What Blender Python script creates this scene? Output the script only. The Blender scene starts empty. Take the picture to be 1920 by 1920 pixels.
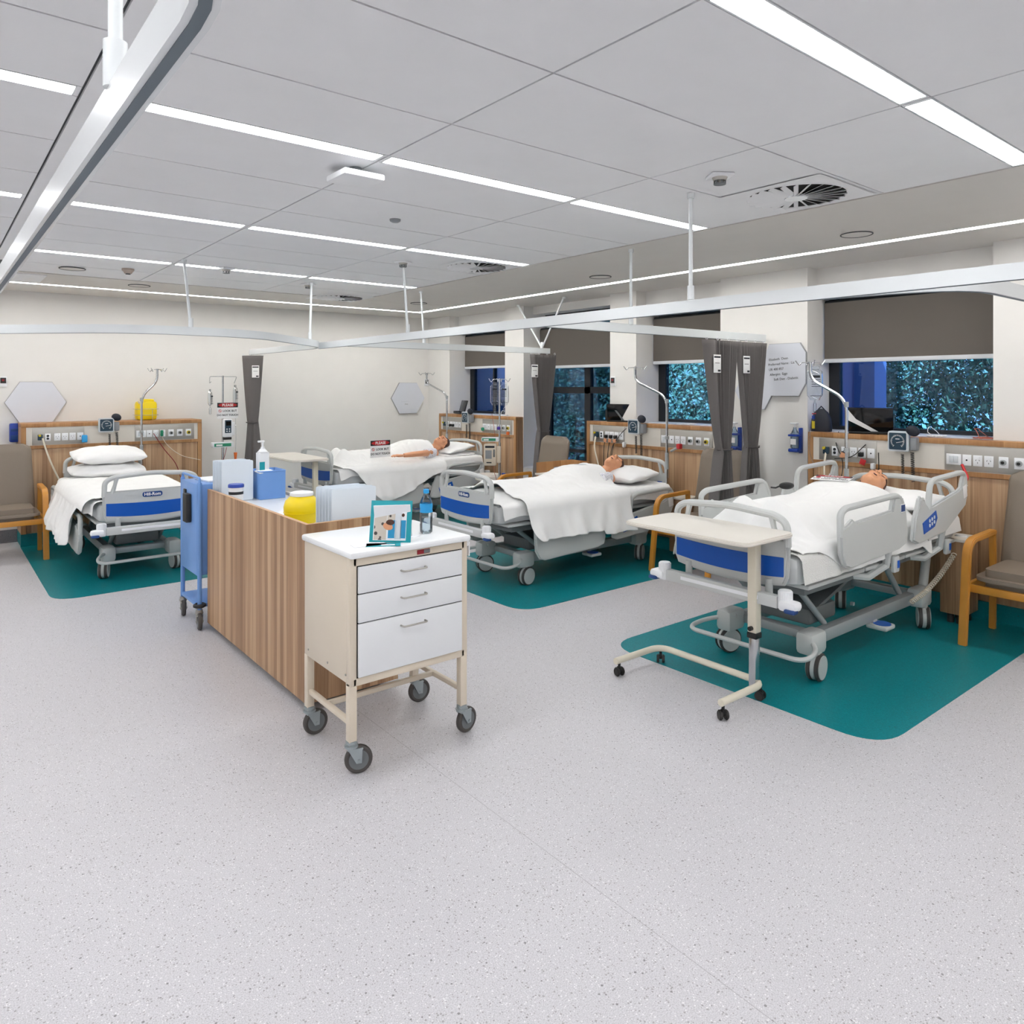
import bpy, bmesh, math, random
from mathutils import Matrix, Vector, noise
random.seed(7)
SC = bpy.context.scene
COL = SC.collection
PI = math.pi

def lin(h):
    if isinstance(h, str):
        h = h.lstrip('#'); h = [int(h[i:i+2], 16)/255 for i in (0, 2, 4)]
    return tuple((c/12.92 if c <= .04045 else ((c+.055)/1.055)**2.4) for c in h)

# ------------------------------------------------------------------ camera, world, lights, exposure
cam_data = bpy.data.cameras.new('camera'); cam = bpy.data.objects.new('camera', cam_data); COL.objects.link(cam)
cam.location = (0, 0, 1.65); cam.rotation_euler = (PI/2, 0, -math.radians(38.79))
cam_data.sensor_width = 36; cam_data.lens = 1367/1920*36; cam_data.shift_y = -(960-727)/1920
cam_data.clip_start = .05; cam_data.clip_end = 200
SC.camera = cam
SC.view_settings.view_transform = 'Standard'; SC.view_settings.look = 'None'
SC.view_settings.gamma = 1; SC.view_settings.use_curve_mapping = False
SC.view_settings.exposure = 0.66
W = bpy.data.worlds.new('world'); SC.world = W; W.use_nodes = True
wn = W.node_tree; bgn = wn.nodes['Background']
sky = wn.nodes.new('ShaderNodeTexSky'); sky.sky_type = 'NISHITA'; sky.sun_disc = False
sky.sun_elevation = math.radians(48); sky.sun_rotation = math.radians(250)
wn.links.new(sky.outputs[0], bgn.inputs[0]); bgn.inputs[1].default_value = 1.1
sun_d = bpy.data.lights.new('sun', 'SUN'); sun = bpy.data.objects.new('sun', sun_d); COL.objects.link(sun)
sun_d.energy = 28.0; sun_d.angle = .009; sun_d.color = (1, .95, .85)
sun.rotation_euler = (0, math.radians(-40), math.radians(20))      # comes from behind the building
STRIP = 13.0           # emission strength of the ceiling strips
EDGE = 16.0             # emission strength of the perimeter strips

# ------------------------------------------------------------------ materials
def nodes(name):
    m = bpy.data.materials.new(name); m.use_nodes = True
    return m, m.node_tree, m.node_tree.nodes['Principled BSDF']
def mat(name, c, rough=.5, metal=0, bump=0, bscale=60, var=0, vscale=5, spec=.5, coat=0, alpha=1):
    m, t, b = nodes(name); c = lin(c)
    b.inputs['Base Color'].default_value = (*c, 1); b.inputs['Roughness'].default_value = rough
    b.inputs['Metallic'].default_value = metal; b.inputs['Specular IOR Level'].default_value = spec
    b.inputs['Coat Weight'].default_value = coat
    tc = t.nodes.new('ShaderNodeTexCoord')
    n = t.nodes.new('ShaderNodeTexNoise'); n.inputs['Scale'].default_value = vscale; n.inputs['Detail'].default_value = 3
    t.links.new(tc.outputs['Object'], n.inputs['Vector'])
    mx = t.nodes.new('ShaderNodeMix'); mx.data_type = 'RGBA'
    v = max(var, .03)
    mx.inputs[6].default_value = (*[x*(1-v) for x in c], 1); mx.inputs[7].default_value = (*[min(1, x*(1+v)) for x in c], 1)
    t.links.new(n.outputs['Fac'], mx.inputs[0]); t.links.new(mx.outputs[2], b.inputs['Base Color'])
    if bump:
        n2 = t.nodes.new('ShaderNodeTexNoise'); n2.inputs['Scale'].default_value = bscale
        t.links.new(tc.outputs['Object'], n2.inputs['Vector'])
        bp = t.nodes.new('ShaderNodeBump'); bp.inputs['Strength'].default_value = bump; bp.inputs['Distance'].default_value = .01
        t.links.new(n2.outputs['Fac'], bp.inputs['Height']); t.links.new(bp.outputs[0], b.inputs['Normal'])
    return m
def emit(name, c, s):
    m, t, b = nodes(name); c = lin(c)
    b.inputs['Base Color'].default_value = (*c, 1); b.inputs['Emission Color'].default_value = (*c, 1)
    b.inputs['Emission Strength'].default_value = s
    return m
def ramp(t, fac, stops):
    r = t.nodes.new('ShaderNodeValToRGB'); e = r.color_ramp.elements
    while len(e) < len(stops): e.new(.5)
    for el, (p, c) in zip(e, stops): el.position = p; el.color = (*c, 1)
    t.links.new(fac, r.inputs[0]); return r.outputs[0]
def mth(t, op, a, b=None, c=None):
    n = t.nodes.new('ShaderNodeMath'); n.operation = op
    for i, v in enumerate((a, b, c)):
        if v is None: continue
        if isinstance(v, (int, float)): n.inputs[i].default_value = v
        else: t.links.new(v, n.inputs[i])
    return n.outputs[0]
def wood(name, c0, c1, c2, strip=16.0, rough=.45):
    m, t, b = nodes(name); tc = t.nodes.new('ShaderNodeTexCoord')
    sp = t.nodes.new('ShaderNodeSeparateXYZ'); t.links.new(tc.outputs['Object'], sp.inputs[0])
    s = mth(t, 'ADD', sp.outputs[0], mth(t, 'MULTIPLY', sp.outputs[1], 1.03))
    fl = mth(t, 'FLOOR', mth(t, 'MULTIPLY', s, strip))
    w = t.nodes.new('ShaderNodeTexWhiteNoise'); w.noise_dimensions = '1D'; t.links.new(fl, w.inputs['W'])
    mp = t.nodes.new('ShaderNodeMapping'); mp.inputs['Scale'].default_value = (90, 90, 2.5)
    t.links.new(tc.outputs['Object'], mp.inputs[0])
    n = t.nodes.new('ShaderNodeTexNoise'); n.inputs['Scale'].default_value = 1; n.inputs['Detail'].default_value = 4
    t.links.new(mp.outputs[0], n.inputs['Vector'])
    mp2 = t.nodes.new('ShaderNodeMapping'); mp2.inputs['Scale'].default_value = (26, 26, .8)
    t.links.new(tc.outputs['Object'], mp2.inputs[0])
    n2 = t.nodes.new('ShaderNodeTexNoise'); n2.inputs['Scale'].default_value = 1; n2.inputs['Detail'].default_value = 2
    t.links.new(mp2.outputs[0], n2.inputs['Vector'])
    f = mth(t, 'ADD', mth(t, 'MULTIPLY', w.outputs[0], .3), mth(t, 'ADD', mth(t, 'MULTIPLY', n.outputs[0], .38), mth(t, 'MULTIPLY', n2.outputs[0], .38)))
    col = ramp(t, f, [(.3, lin(c0)), (.52, lin(c1)), (.72, lin(c2))])
    t.links.new(col, b.inputs['Base Color']); b.inputs['Roughness'].default_value = rough
    return m
def speckle(name, base, dark, light, scale=75, amt=.5, seam=None, rough=.4):
    m, t, b = nodes(name); tc = t.nodes.new('ShaderNodeTexCoord')
    cv = tc.outputs['Object']
    n = t.nodes.new('ShaderNodeTexNoise'); n.inputs['Scale'].default_value = scale*2.2; n.inputs['Detail'].default_value = 3
    t.links.new(cv, n.inputs['Vector'])
    base = lin(base); col = ramp(t, n.outputs[0], [(.36, [x*.8 for x in base]), (.5, base), (.66, [min(1, x*1.13) for x in base])])
    def flecks(sc, rad, keep, c, prev):
        v = t.nodes.new('ShaderNodeTexVoronoi'); v.inputs['Scale'].default_value = sc; t.links.new(cv, v.inputs['Vector'])
        s = t.nodes.new('ShaderNodeSeparateColor'); t.links.new(v.outputs['Color'], s.inputs[0])
        k = mth(t, 'LESS_THAN', s.outputs[0], keep); r = mth(t, 'MULTIPLY', s.outputs[1], rad)
        d = mth(t, 'LESS_THAN', v.outputs['Distance'], r)
        fac = mth(t, 'MULTIPLY', mth(t, 'MULTIPLY', k, d), amt)
        mx = t.nodes.new('ShaderNodeMix'); mx.data_type = 'RGBA'
        t.links.new(fac, mx.inputs[0]); t.links.new(prev, mx.inputs[6]); mx.inputs[7].default_value = (*lin(c), 1)
        return mx.outputs[2]
    col = flecks(scale, .42, .45, dark, col); col = flecks(scale*1.3, .45, .35, light, col)
    col = flecks(scale*.6, .3, .14, '403a38', col)
    if seam is not None:
        sp = t.nodes.new('ShaderNodeSeparateXYZ'); t.links.new(cv, sp.inputs[0])
        d = mth(t, 'LESS_THAN', mth(t, 'ABSOLUTE', mth(t, 'SUBTRACT', sp.outputs[0], seam)), .0016)
        mx = t.nodes.new('ShaderNodeMix'); mx.data_type = 'RGBA'
        t.links.new(mth(t, 'MULTIPLY', d, .35), mx.inputs[0]); t.links.new(col, mx.inputs[6]); mx.inputs[7].default_value = (*lin('6a6668'), 1)
        col = mx.outputs[2]
    t.links.new(col, b.inputs['Base Color'])
    n3 = t.nodes.new('ShaderNodeTexNoise'); n3.inputs['Scale'].default_value = 300; t.links.new(cv, n3.inputs['Vector'])
    bp = t.nodes.new('ShaderNodeBump'); bp.inputs['Strength'].default_value = .15; bp.inputs['Distance'].default_value = .002
    t.links.new(n3.outputs[0], bp.inputs['Height']); t.links.new(bp.outputs[0], b.inputs['Normal'])
    b.inputs['Roughness'].default_value = rough; b.inputs['Specular IOR Level'].default_value = .35
    return m
def pane(name, tint, gloss=.08, rough=.02):
    m = bpy.data.materials.new(name); m.use_nodes = True; t = m.node_tree
    t.nodes.remove(t.nodes['Principled BSDF'])
    tr = t.nodes.new('ShaderNodeBsdfTransparent'); tr.inputs[0].default_value = (*lin(tint), 1)
    gl = t.nodes.new('ShaderNodeBsdfGlossy'); gl.inputs['Roughness'].default_value = rough
    fr = t.nodes.new('ShaderNodeFresnel'); fr.inputs[0].default_value = 1.45
    mx = t.nodes.new('ShaderNodeMixShader')
    t.links.new(mth(t, 'ADD', mth(t, 'MULTIPLY', fr.outputs[0], .8), gloss), mx.inputs[0]); t.links.new(tr.outputs[0], mx.inputs[1]); t.links.new(gl.outputs[0], mx.inputs[2])
    t.links.new(mx.outputs[0], t.nodes['Material Output'].inputs[0])
    return m
def dots(name, base, c, sc=60):
    m, t, b = nodes(name); tc = t.nodes.new('ShaderNodeTexCoord')
    v = t.nodes.new('ShaderNodeTexVoronoi'); v.inputs['Scale'].default_value = sc; t.links.new(tc.outputs['Object'], v.inputs['Vector'])
    t.links.new(ramp(t, v.outputs['Distance'], [(.0, lin(c)), (.26, lin(c)), (.34, lin(base))]), b.inputs['Base Color'])
    b.inputs['Roughness'].default_value = .9
    return m

M = dict(
    wall=mat('wall_paint', 'e6e4e1', .75, var=.01), ceil=mat('ceiling_tile', 'eaebed', .8, var=.01), border=mat('plasterboard', 'd6d3ce', .8),
    gap=mat('joint_shadow', '4c4e50', .8), floor=speckle('vinyl_floor', 'c5c3c7', '827c7c', 'efedee', 125, .6, seam=1.72),
    teal=speckle('teal_vinyl', '007d86', '00666e', '2f959b', 95, .45), cove=speckle('grey_cove', '77757a', '55535a', '8f8d92', 95, .5),
    wood=wood('laminate', '8d6a4c', 'b18d6b', 'c9a986', 21), woodf=wood('laminate_frame', '96673d', 'a97b4e', 'bd9062', 9),
    edge=mat('edge_strip', 'c9a27c', .5), beech=mat('beech', 'c98a33', .35, var=.12, vscale=12, coat=.3),
    vinyl=mat('taupe_vinyl', '83776a', .45, bump=.1, bscale=150), cream=mat('cream_paint', 'd9cdbb', .35), creamt=mat('cream_tube', 'ddd6c4', .3),
    creamtop=mat('cream_laminate', 'ded9d0', .4), white=mat('white_laminate', 'eceef0', .3), plas=mat('white_plastic', 'eceef1', .35),
    drawer=mat('drawer_white', 'e4e6e9', .4), milky=mat('frosted_plastic', 'dfe8f1', .3), bed=mat('bed_plastic', 'c3c6c5', .35), bedm=mat('bed_metal', 'a5aaac', .4, metal=.2),
    bedd=mat('bed_dark_metal', '6f7476', .5, metal=.2), blue=mat('bed_blue', '0a55b5', .35), navy=mat('navy_plastic', '16407f', .4), rubber=mat('rubber', '2c2a29', .6),
    tyre=mat('grey_tyre', '4a4644', .6), hub=mat('grey_hub', '6b6f72', .4), black=mat('black_plastic', '0d0e10', .4), screen=mat('screen', '07080b', .12), chrome=mat('chrome', 'c9cccf', .18, metal=1),
    steel=mat('brushed_steel', 'b3b0aa', .38, metal=.75), zinc=mat('zinc', 'a3acaf', .35, metal=.7), sheet=mat('cotton', 'f0f0ef', .9, bump=.25, bscale=14), weave=mat('woven_cotton', 'e9e9e6', .9, bump=.8, bscale=170),
    pillow=mat('pillow_cotton', 'f1f1f1', .9, bump=.3, bscale=11), matt=mat('mattress_cover', 'cdd0d1', .7), track=mat('track_white', 'e6eaec', .25), trackg=mat('track_groove', '64707a', .5),
    curtain=mat('curtain_grey', '6b6766', .85, bump=.2, bscale=200), curtw=mat('curtain_dark', '565251', .85), blind=mat('blind_fabric', '66605a', .8), frame=mat('window_frame', '191c22', .4), alu=mat('aluminium', 'd8dbe0', .35),
    board=mat('whiteboard', 'dadde6', .25), rimm=mat('board_rim', 'a4a5a8', .4), ink=mat('ink', '20242c', .6), skin=mat('skin', 'e2a47c', .45, var=.06, vscale=20), lip=mat('lips', 'b96a58', .5), mouth=mat('mouth', '4a1d18', .7),
    hair=mat('brown_hair', '4e2f22', .6, bump=.5, bscale=120), gown=dots('gown', 'e9e8ec', '8d8ea6', 95), yellow=mat('yellow_plastic', 'f2d500', .35), bluep=mat('blue_paint', '6f9ad6', .4, var=.08, vscale=3), bluebox=mat('blue_box', '6d9bdb', .4),
    brbl=mat('bracket_blue', '1c3f9e', .35), red=mat('red', 'c4262c', .5), redd=mat('dark_red', '8e1724', .5), green=mat('green', '1d8a66', .5), tealp=mat('teal_print', '0c9aa6', .5), orange=mat('orange', 'e8702c', .5), label=mat('label_white', 'f2f2f2', .5), signk=mat('sign_black', '1a1a1c', .5),
    clear=pane('clear_plastic', 'f8fbfd', .04), bag=pane('fluid_bag', 'f6f9fb', .05), water=pane('water', 'eef6fa', .03), glass=pane('tinted_glass', '92b8e6', .02), cap=mat('cap_blue', '2ba0e0', .4), gel=pane('gel', 'dcebf6', .08), face=mat('device_face', '1c3a4c', .3),
    gaugew=mat('gauge_white', 'cfd5da', .5), taupe=mat('detector_beige', 'b3a498', .5), light=emit('strip_light', 'ffffff', STRIP), edgel=emit('edge_light', 'fffdf8', EDGE), dark=mat('dark_void', '070707', .9),
    leaf=mat('leaves', '5a7048', .5, var=.6, vscale=2), bark=mat('bark', '4a3c30', .9), grass=mat('grass', '31502a', .95), extw=mat('render_blue', '8d8894', .9), extp=mat('render_purple', '8e6a74', .9), photo=dots('photo_print', 'cfc6bb', '4f4a48', 35), grey=mat('mid_grey', '8b8f93', .4),
    purple=mat('purple', '5138a6', .5), ylw=mat('yellow_fitting', 'c8b420', .4), paper=mat('paper', 'eef0f4', .7), navyb=mat('navy_bag', '1a1f2c', .6), scrub=mat('scrub_blue', '1f8fbf', .6), pink=mat('skin_print', 'd99a72', .6))

# ------------------------------------------------------------------ mesh builder
def fillet(pts, r, n=5, closed=False):
    pts = [Vector(p) for p in pts]; out = []; N = len(pts)
    for i, p in enumerate(pts):
        if not closed and i in (0, N-1): out.append(p); continue
        a = pts[i-1]-p; b = pts[(i+1) % N]-p
        d = min(r, a.length*.49, b.length*.49)
        p0 = p+a.normalized()*d; p1 = p+b.normalized()*d
        for k in range(n+1):
            t = k/n; out.append((1-t)**2*p0+2*t*(1-t)*p+t*t*p1)
    return out
def rrect(w, h, r, n=4, cx=0, cy=0):
    return [(v.x, v.y) for v in fillet([(cx-w/2, cy-h/2, 0), (cx+w/2, cy-h/2, 0), (cx+w/2, cy+h/2, 0), (cx-w/2, cy+h/2, 0)], r, n, True)]
class G:
    def __init__(s): s.bm = bmesh.new(); s.mi = 0; s.T = Matrix()
    def _add(s, b, X=None):
        if X is not None: b.transform(X)
        b.transform(s.T)
        for f in b.faces: f.material_index = s.mi
        me = bpy.data.meshes.new('t'); b.to_mesh(me); b.free(); s.bm.from_mesh(me); bpy.data.meshes.remove(me); return s
    def box(s, c, d, bev=0, rot=None, seg=2):
        b = bmesh.new(); bmesh.ops.create_cube(b, size=1); b.transform(Matrix.Diagonal((*d, 1)))
        if bev: bmesh.ops.bevel(b, geom=b.edges[:], offset=min(bev, min(d)*.49), segments=seg, affect='EDGES', profile=.5)
        X = Matrix.Translation(c)
        if rot: X = X @ rot
        return s._add(b, X)
    def b2(s, lo, hi, bev=0): return s.box([(a+b)/2 for a, b in zip(lo, hi)], [abs(b-a) for a, b in zip(lo, hi)], bev)
    def cyl(s, p0, p1, r0, r1=None, n=16, bev=0):
        p0, p1 = Vector(p0), Vector(p1); r1 = r0 if r1 is None else r1; L = (p1-p0).length
        b = bmesh.new(); bmesh.ops.create_cone(b, cap_ends=True, segments=n, radius1=r0, radius2=r1, depth=L)
        if bev: bmesh.ops.bevel(b, geom=[e for e in b.edges if all(abs(abs(v.co.z)-L/2) < 1e-6 for v in e.verts)], offset=bev, segments=2, affect='EDGES')
        q = (p1-p0).to_track_quat('Z', 'Y').to_matrix().to_4x4()
        return s._add(b, Matrix.Translation((p0+p1)/2) @ q)
    def tube(s, path, r, n=8, closed=False, sx=1):
        P = [Vector(p) for p in path]; N = len(P); b = bmesh.new(); rings = []
        rr = r if isinstance(r, (list, tuple)) else [r]*N
        tang = []
        for i in range(N):
            a = P[i-1] if (i or closed) else P[0]; c = P[(i+1) % N] if (i < N-1 or closed) else P[-1]
            tang.append((c-a).normalized())
        up = Vector((0, 0, 1)) if abs(tang[0].z) < .9 else Vector((1, 0, 0))
        nx = (up-tang[0]*up.dot(tang[0])).normalized()
        for i in range(N):
            nx = (nx-tang[i]*nx.dot(tang[i])).normalized(); ny = tang[i].cross(nx)
            rings.append([b.verts.new(P[i]+nx*math.cos(2*PI*k/n)*rr[i]*sx+ny*math.sin(2*PI*k/n)*rr[i]) for k in range(n)])
        for i in range(N if closed else N-1):
            A, B = rings[i], rings[(i+1) % N]
            for k in range(n): b.faces.new((A[k], A[(k+1) % n], B[(k+1) % n], B[k]))
        if not closed: b.faces.new(rings[0][::-1]); b.faces.new(rings[-1])
        return s._add(b)
    def lathe(s, prof, c=(0, 0, 0), n=24, X=None, sy=1):
        b = bmesh.new(); rings = []
        for r, z in prof: rings.append([b.verts.new((max(r, 1e-4)*math.cos(2*PI*k/n), max(r, 1e-4)*math.sin(2*PI*k/n)*sy, z)) for k in range(n)])
        for A, B in zip(rings, rings[1:]):
            for k in range(n): b.faces.new((A[k], A[(k+1) % n], B[(k+1) % n], B[k]))
        b.faces.new(rings[0][::-1]); b.faces.new(rings[-1])
        return s._add(b, Matrix.Translation(c) @ (X or Matrix()))
    def prism(s, pts, t, plane='xy', at=(0, 0, 0), bev=0):
        b = bmesh.new(); vs = [b.verts.new((x, y, -t/2)) for x, y in pts]; f = b.faces.new(vs)
        r = bmesh.ops.extrude_face_region(b, geom=[f]); bmesh.ops.translate(b, verts=[v for v in r['geom'] if isinstance(v, bmesh.types.BMVert)], vec=(0, 0, t))
        bmesh.ops.recalc_face_normals(b, faces=b.faces[:])
        if bev: bmesh.ops.bevel(b, geom=[e for e in b.edges if abs(e.verts[0].co.z-e.verts[1].co.z) < 1e-6], offset=bev, segments=2, affect='EDGES')
        X = {'xy': Matrix(), 'xz': Matrix(((1, 0, 0, 0), (0, 0, -1, 0), (0, 1, 0, 0), (0, 0, 0, 1))), 'yz': Matrix(((0, 0, 1, 0), (1, 0, 0, 0), (0, 1, 0, 0), (0, 0, 0, 1)))}[plane]
        return s._add(b, Matrix.Translation(at) @ X)
    def ell(s, c, r, n=20, rot=None):
        b = bmesh.new(); bmesh.ops.create_uvsphere(b, u_segments=n, v_segments=max(8, n*2//3), radius=1); b.transform(Matrix.Diagonal((*r, 1)))
        return s._add(b, Matrix.Translation(c) @ (rot or Matrix()))
    def grid(s, fn, nu, nv, closeu=False):
        b = bmesh.new(); V = [[b.verts.new(fn(i/(nu-(0 if closeu else 1)), j/(nv-1))) for j in range(nv)] for i in range(nu)]
        for i in range(nu if closeu else nu-1):
            for j in range(nv-1): b.faces.new((V[i][j], V[(i+1) % nu][j], V[(i+1) % nu][j+1], V[i][j+1]))
        return s._add(b)
    def ring(s, c, R, r, n=24, X=None):
        return s.tube([(Matrix.Translation(c) @ (X or Matrix())) @ Vector((R*math.cos(2*PI*k/n), R*math.sin(2*PI*k/n), 0)) for k in range(n)], r, 6, True)
    def out(s, name, m, par=None, loc=(0, 0, 0), rz=0, ang=35, mods=None, fix=False):
        me = bpy.data.meshes.new(name)
        if fix: bmesh.ops.recalc_face_normals(s.bm, faces=s.bm.faces[:])
        s.bm.to_mesh(me); s.bm.free()
        for p in me.polygons: p.use_smooth = True
        me.set_sharp_from_angle(angle=math.radians(ang))
        for x in (m if isinstance(m, (list, tuple)) else [m]): me.materials.append(M[x] if isinstance(x, str) else x)
        o = bpy.data.objects.new(name, me); COL.objects.link(o); o.location = loc; o.rotation_euler = (0, 0, rz)
        if par: o.parent = par
        for k, kw in (mods or []):
            md = o.modifiers.new(k, k)
            for a, v in kw.items(): setattr(md, a, v)
        return o
def tag(o, label=None, cat=None, group=None, kind=None):
    if label: o['label'] = label
    if cat: o['category'] = cat
    if group: o['group'] = group
    if kind: o['kind'] = kind
    return o
def thing(name, label, cat, loc=(0, 0, 0), rz=0, group=None):
    o = bpy.data.objects.new(name, None); COL.objects.link(o); o.location = loc; o.rotation_euler = (0, 0, rz); o.empty_display_size = .1
    return tag(o, label, cat, group)
def copy_tree(o, par=None):
    c = o.copy(); COL.objects.link(c); c.parent = par
    for ch in list(o.children): copy_tree(ch, c)
    return c
def again(proto, label, loc, rz=None, group=None):
    c = copy_tree(proto); c['label'] = label; c.location = loc
    if rz is not None: c.rotation_euler = (0, 0, rz)
    if group: c['group'] = group
    return c
def text(s, size, m, par, X, name='lettering', ext=.0004, bold=False, al='CENTER'):
    cu = bpy.data.curves.new('t', 'FONT'); cu.body = s; cu.size = size; cu.extrude = ext; cu.align_x = al; cu.align_y = 'CENTER'; cu.resolution_u = 3
    if bold: cu.offset = size*.02
    t = bpy.data.objects.new('t', cu); me = bpy.data.meshes.new_from_object(t); bpy.data.objects.remove(t); bpy.data.curves.remove(cu)
    me.name = name; me.materials.clear(); me.materials.append(M[m]); me.transform(X)
    o = bpy.data.objects.new(name, me); COL.objects.link(o)
    if par: o.parent = par
    return o
def Tr(*v): return Matrix.Translation(v)
def R(deg, ax): return Matrix.Rotation(math.radians(deg), 4, ax)
FRONT_Y = R(90, 'X')                    # text readable by someone looking along +Y
FRONT_X = R(-90, 'Z') @ R(90, 'X')      # text readable by someone looking along +X
# ------------------------------------------------------------------ room shell
def struct(g, name, m, **k): return tag(g.out(name, m, **k), kind='structure')
XW, XL, YB, YF, HC = 6.0, -4.2, 9.46, -3.2, 2.7
XC = 4.03                      # edge of the tiled ceiling field
struct(G().b2((XL, YF, -.1), (XW+.3, YB, 0)), 'floor', 'floor')
# window wall: piers, lintels, sills.  openings (y0, y1, sill)
struct(G().b2((XL, YB, 0), (6.6, YB+.15, HC)), 'wall_back', 'wall')
struct(G().b2((XL-.15, YF, 0), (XL, YB, HC)), 'wall_left', 'wall')
struct(G().b2((XL, YF-.15, 0), (6.6, YF, HC)), 'wall_front', 'wall')
OP = [(.35, 1.915-1.915+.35, 0)]
OPEN = [(1.915, 3.33, 1.26), (4.22, 5.29, 1.26), (5.675, 7.19, .62), (7.576, 8.886, 1.26)]
g = G(); XO = 6.45
ys = YF
for y0, y1, sill in OPEN:
    g.b2((5.97, ys, 0), (XO, y0, HC))
    hd = 2.60 if sill < 1 else 2.44
    g.b2((6.13, y0, hd), (XO, y1, HC)); g.b2((6.05 if sill > 1 else 5.97, y0, 0), (XO, y1, sill)); ys = y1
g.b2((5.97, ys, 0), (XO, YB, HC))
struct(g, 'wall_right', 'wall')
# ceiling tiles
g = G(); g.mi = 1; g.b2((XL, YF, HC+.012), (6.6, YB+.15, HC+.12)); g.mi = 0
XJ = [.505-1.2*k for k in range(4, 0, -1)]
cols = [(XJ[i], XJ[i+1]) for i in range(3)] + [(XJ[3], .43), (.505, 1.632), (1.632, 2.829), (2.829, XC)]
cols = [(XL, XJ[0])]+cols
rows = []
k = -3
ROW = []                       # light strip rows: near edge y
for k in range(-3, 4):
    y = 1.81+1.82*(k)
    rows += [(y, y+.606), (y+.606, y+1.115), (y+1.22, y+1.82)]; ROW.append(y+1.115)
rows = [r for r in rows if r[0] < 7.3 and r[1] > YF]
gp = .0045
for (xa, xb) in cols:
    for (ya, yb) in rows: g.b2((xa+gp, max(ya, YF)+gp, HC), (xb-gp, yb-gp, HC+.02))
g.b2((.437, YF, HC-.001), (.498, 7.27, HC+.02))
yrow_end = max(r[1] for r in rows)
for y in ROW:
    if y < 7.2: 
        for (xa, xb) in cols: g.b2((xa+gp, y+gp*.5, HC), (xa+.02, y+.105-gp*.5, HC+.02)); g.b2((xb-.02, y+gp*.5, HC), (xb-gp, y+.105-gp*.5, HC+.02))
struct(g, 'ceiling', ['ceil', 'gap'])
g = G(); 
g.b2((XC+.006, YF, HC-.004), (5.31, yrow_end, HC+.02)); g.b2((5.40, YF, HC-.004), (6.2, 8.76, HC+.02))
g.b2((XL, yrow_end+.006, HC-.004), (5.31, 8.68, HC+.02)); g.b2((XL, 8.76, HC-.004), (6.2, YB, HC+.02))
struct(g, 'ceiling', 'border')
struct(G().box((.35, 8.28, HC-.008), (1.05, .62, .012), .002), 'ceiling_panel', 'ceil')
# ceiling light strips
n = 0
ordn = ['nearest the camera', 'second', 'third', 'farthest']
for ri, y in enumerate(ROW):
    if y > 7.2: continue
    for ci, (xa, xb) in enumerate(cols):
        if y < 1.0 and y > -5 and False: continue
        vis = y > 1 
        x0, x1 = xa+.022, xb-.022
        rank = {1.11: 'row nearest the camera', 2.92: 'second row from the camera', 4.74: 'third row from the camera', 6.56: 'row nearest the back wall'}
        rr = min(rank, key=lambda q: abs(q-y)); 
        cl = ['far left outer', 'left outer', 'left', 'left middle', 'just left of the ceiling rib', 'just right of the ceiling rib', 'centre', 'window side end'][ci]
        t = thing('ceiling_light', 'LED ceiling strip, %s segment, %s' % (cl, rank[rr] if vis else ['last', 'third', 'second', 'first'][ri % 4]+' row behind the camera'), 'ceiling light', ((x0+x1)/2, y+.0525, HC), 0, 'recessed light strips in the tiled ceiling')
        w = x1-x0
        G().b2((-w/2, -.048, .004), (w/2, .048, .012)).out('diffuser', 'light', t)
        G().b2((-w/2, -.052, -.001), (w/2, -.046, .012)).b2((-w/2, .046, -.001), (w/2, .052, .012)).b2((-w/2-.004, -.052, -.001), (-w/2+.002, .052, .012)).b2((w/2-.002, -.052, -.001), (w/2+.004, .052, .012)).out('light_frame', 'track', t)
t = thing('ceiling_light', 'long continuous light line along the ceiling beside the windows', 'ceiling light', (5.355, 2.8, HC))
G().b2((-.04, YF-2.8, .0), (.04, 8.76-2.8, .008)).out('diffuser', 'edgel', t); G().b2((-.047, YF-2.8, -.005), (-.04, 8.68-2.8, .008)).b2((.04, YF-2.8, -.005), (.047, 8.76-2.8, .008)).out('light_frame', 'track', t)
t = thing('ceiling_light', 'long continuous light line along the ceiling beside the back wall', 'ceiling light', (0, 8.72, HC))
G().b2((XL, -.04, .0), (5.313, .04, .008)).out('diffuser', 'edgel', t); G().b2((XL, -.047, -.005), (5.313, -.04, .008)).b2((XL, .04, -.005), (5.4, .047, .008)).out('light_frame', 'track', t)
# teal vinyl areas inlaid in the floor
def inlay(pts, label, y0):
    o = G().prism(pts, .004, 'xy', (0, 0, .0005)).out('floor_mat', 'teal'); tag(o, label, 'floor mat', 'teal vinyl areas in the floor')
def matpts(x0, x1, y0, y1, cs, r=.22):
    P = [(x0, y0), (x1, y0), (x1, y1), (x0, y1)]; out = []
    for i, p in enumerate(P):
        if i in cs:
            q = fillet([(*P[i-1], 0), (*p, 0), (*P[(i+1) % 4], 0)], r, 8); out += [(v.x, v.y) for v in q[1:-1]]
        else: out.append(p)
    return out
inlay(matpts(3.415, 5.9, 1.54, 3.26, (0, 3)), 'teal vinyl floor area under the rightmost bed and the cream overbed table', 0)
inlay(matpts(3.415, 5.9, 4.125, 5.93, (0, 3)), 'teal vinyl floor area under the middle bed behind the white drawer trolley', 0)
inlay(matpts(3.415, 5.9, 7.19, 8.98, (0, 3)), 'teal vinyl floor area under the farthest bed in the back corner', 0)
inlay(matpts(.76, 2.55, 6.6, 9.1, (0, 1)), 'teal vinyl floor area under the bed by the left back wall', 0)
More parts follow.
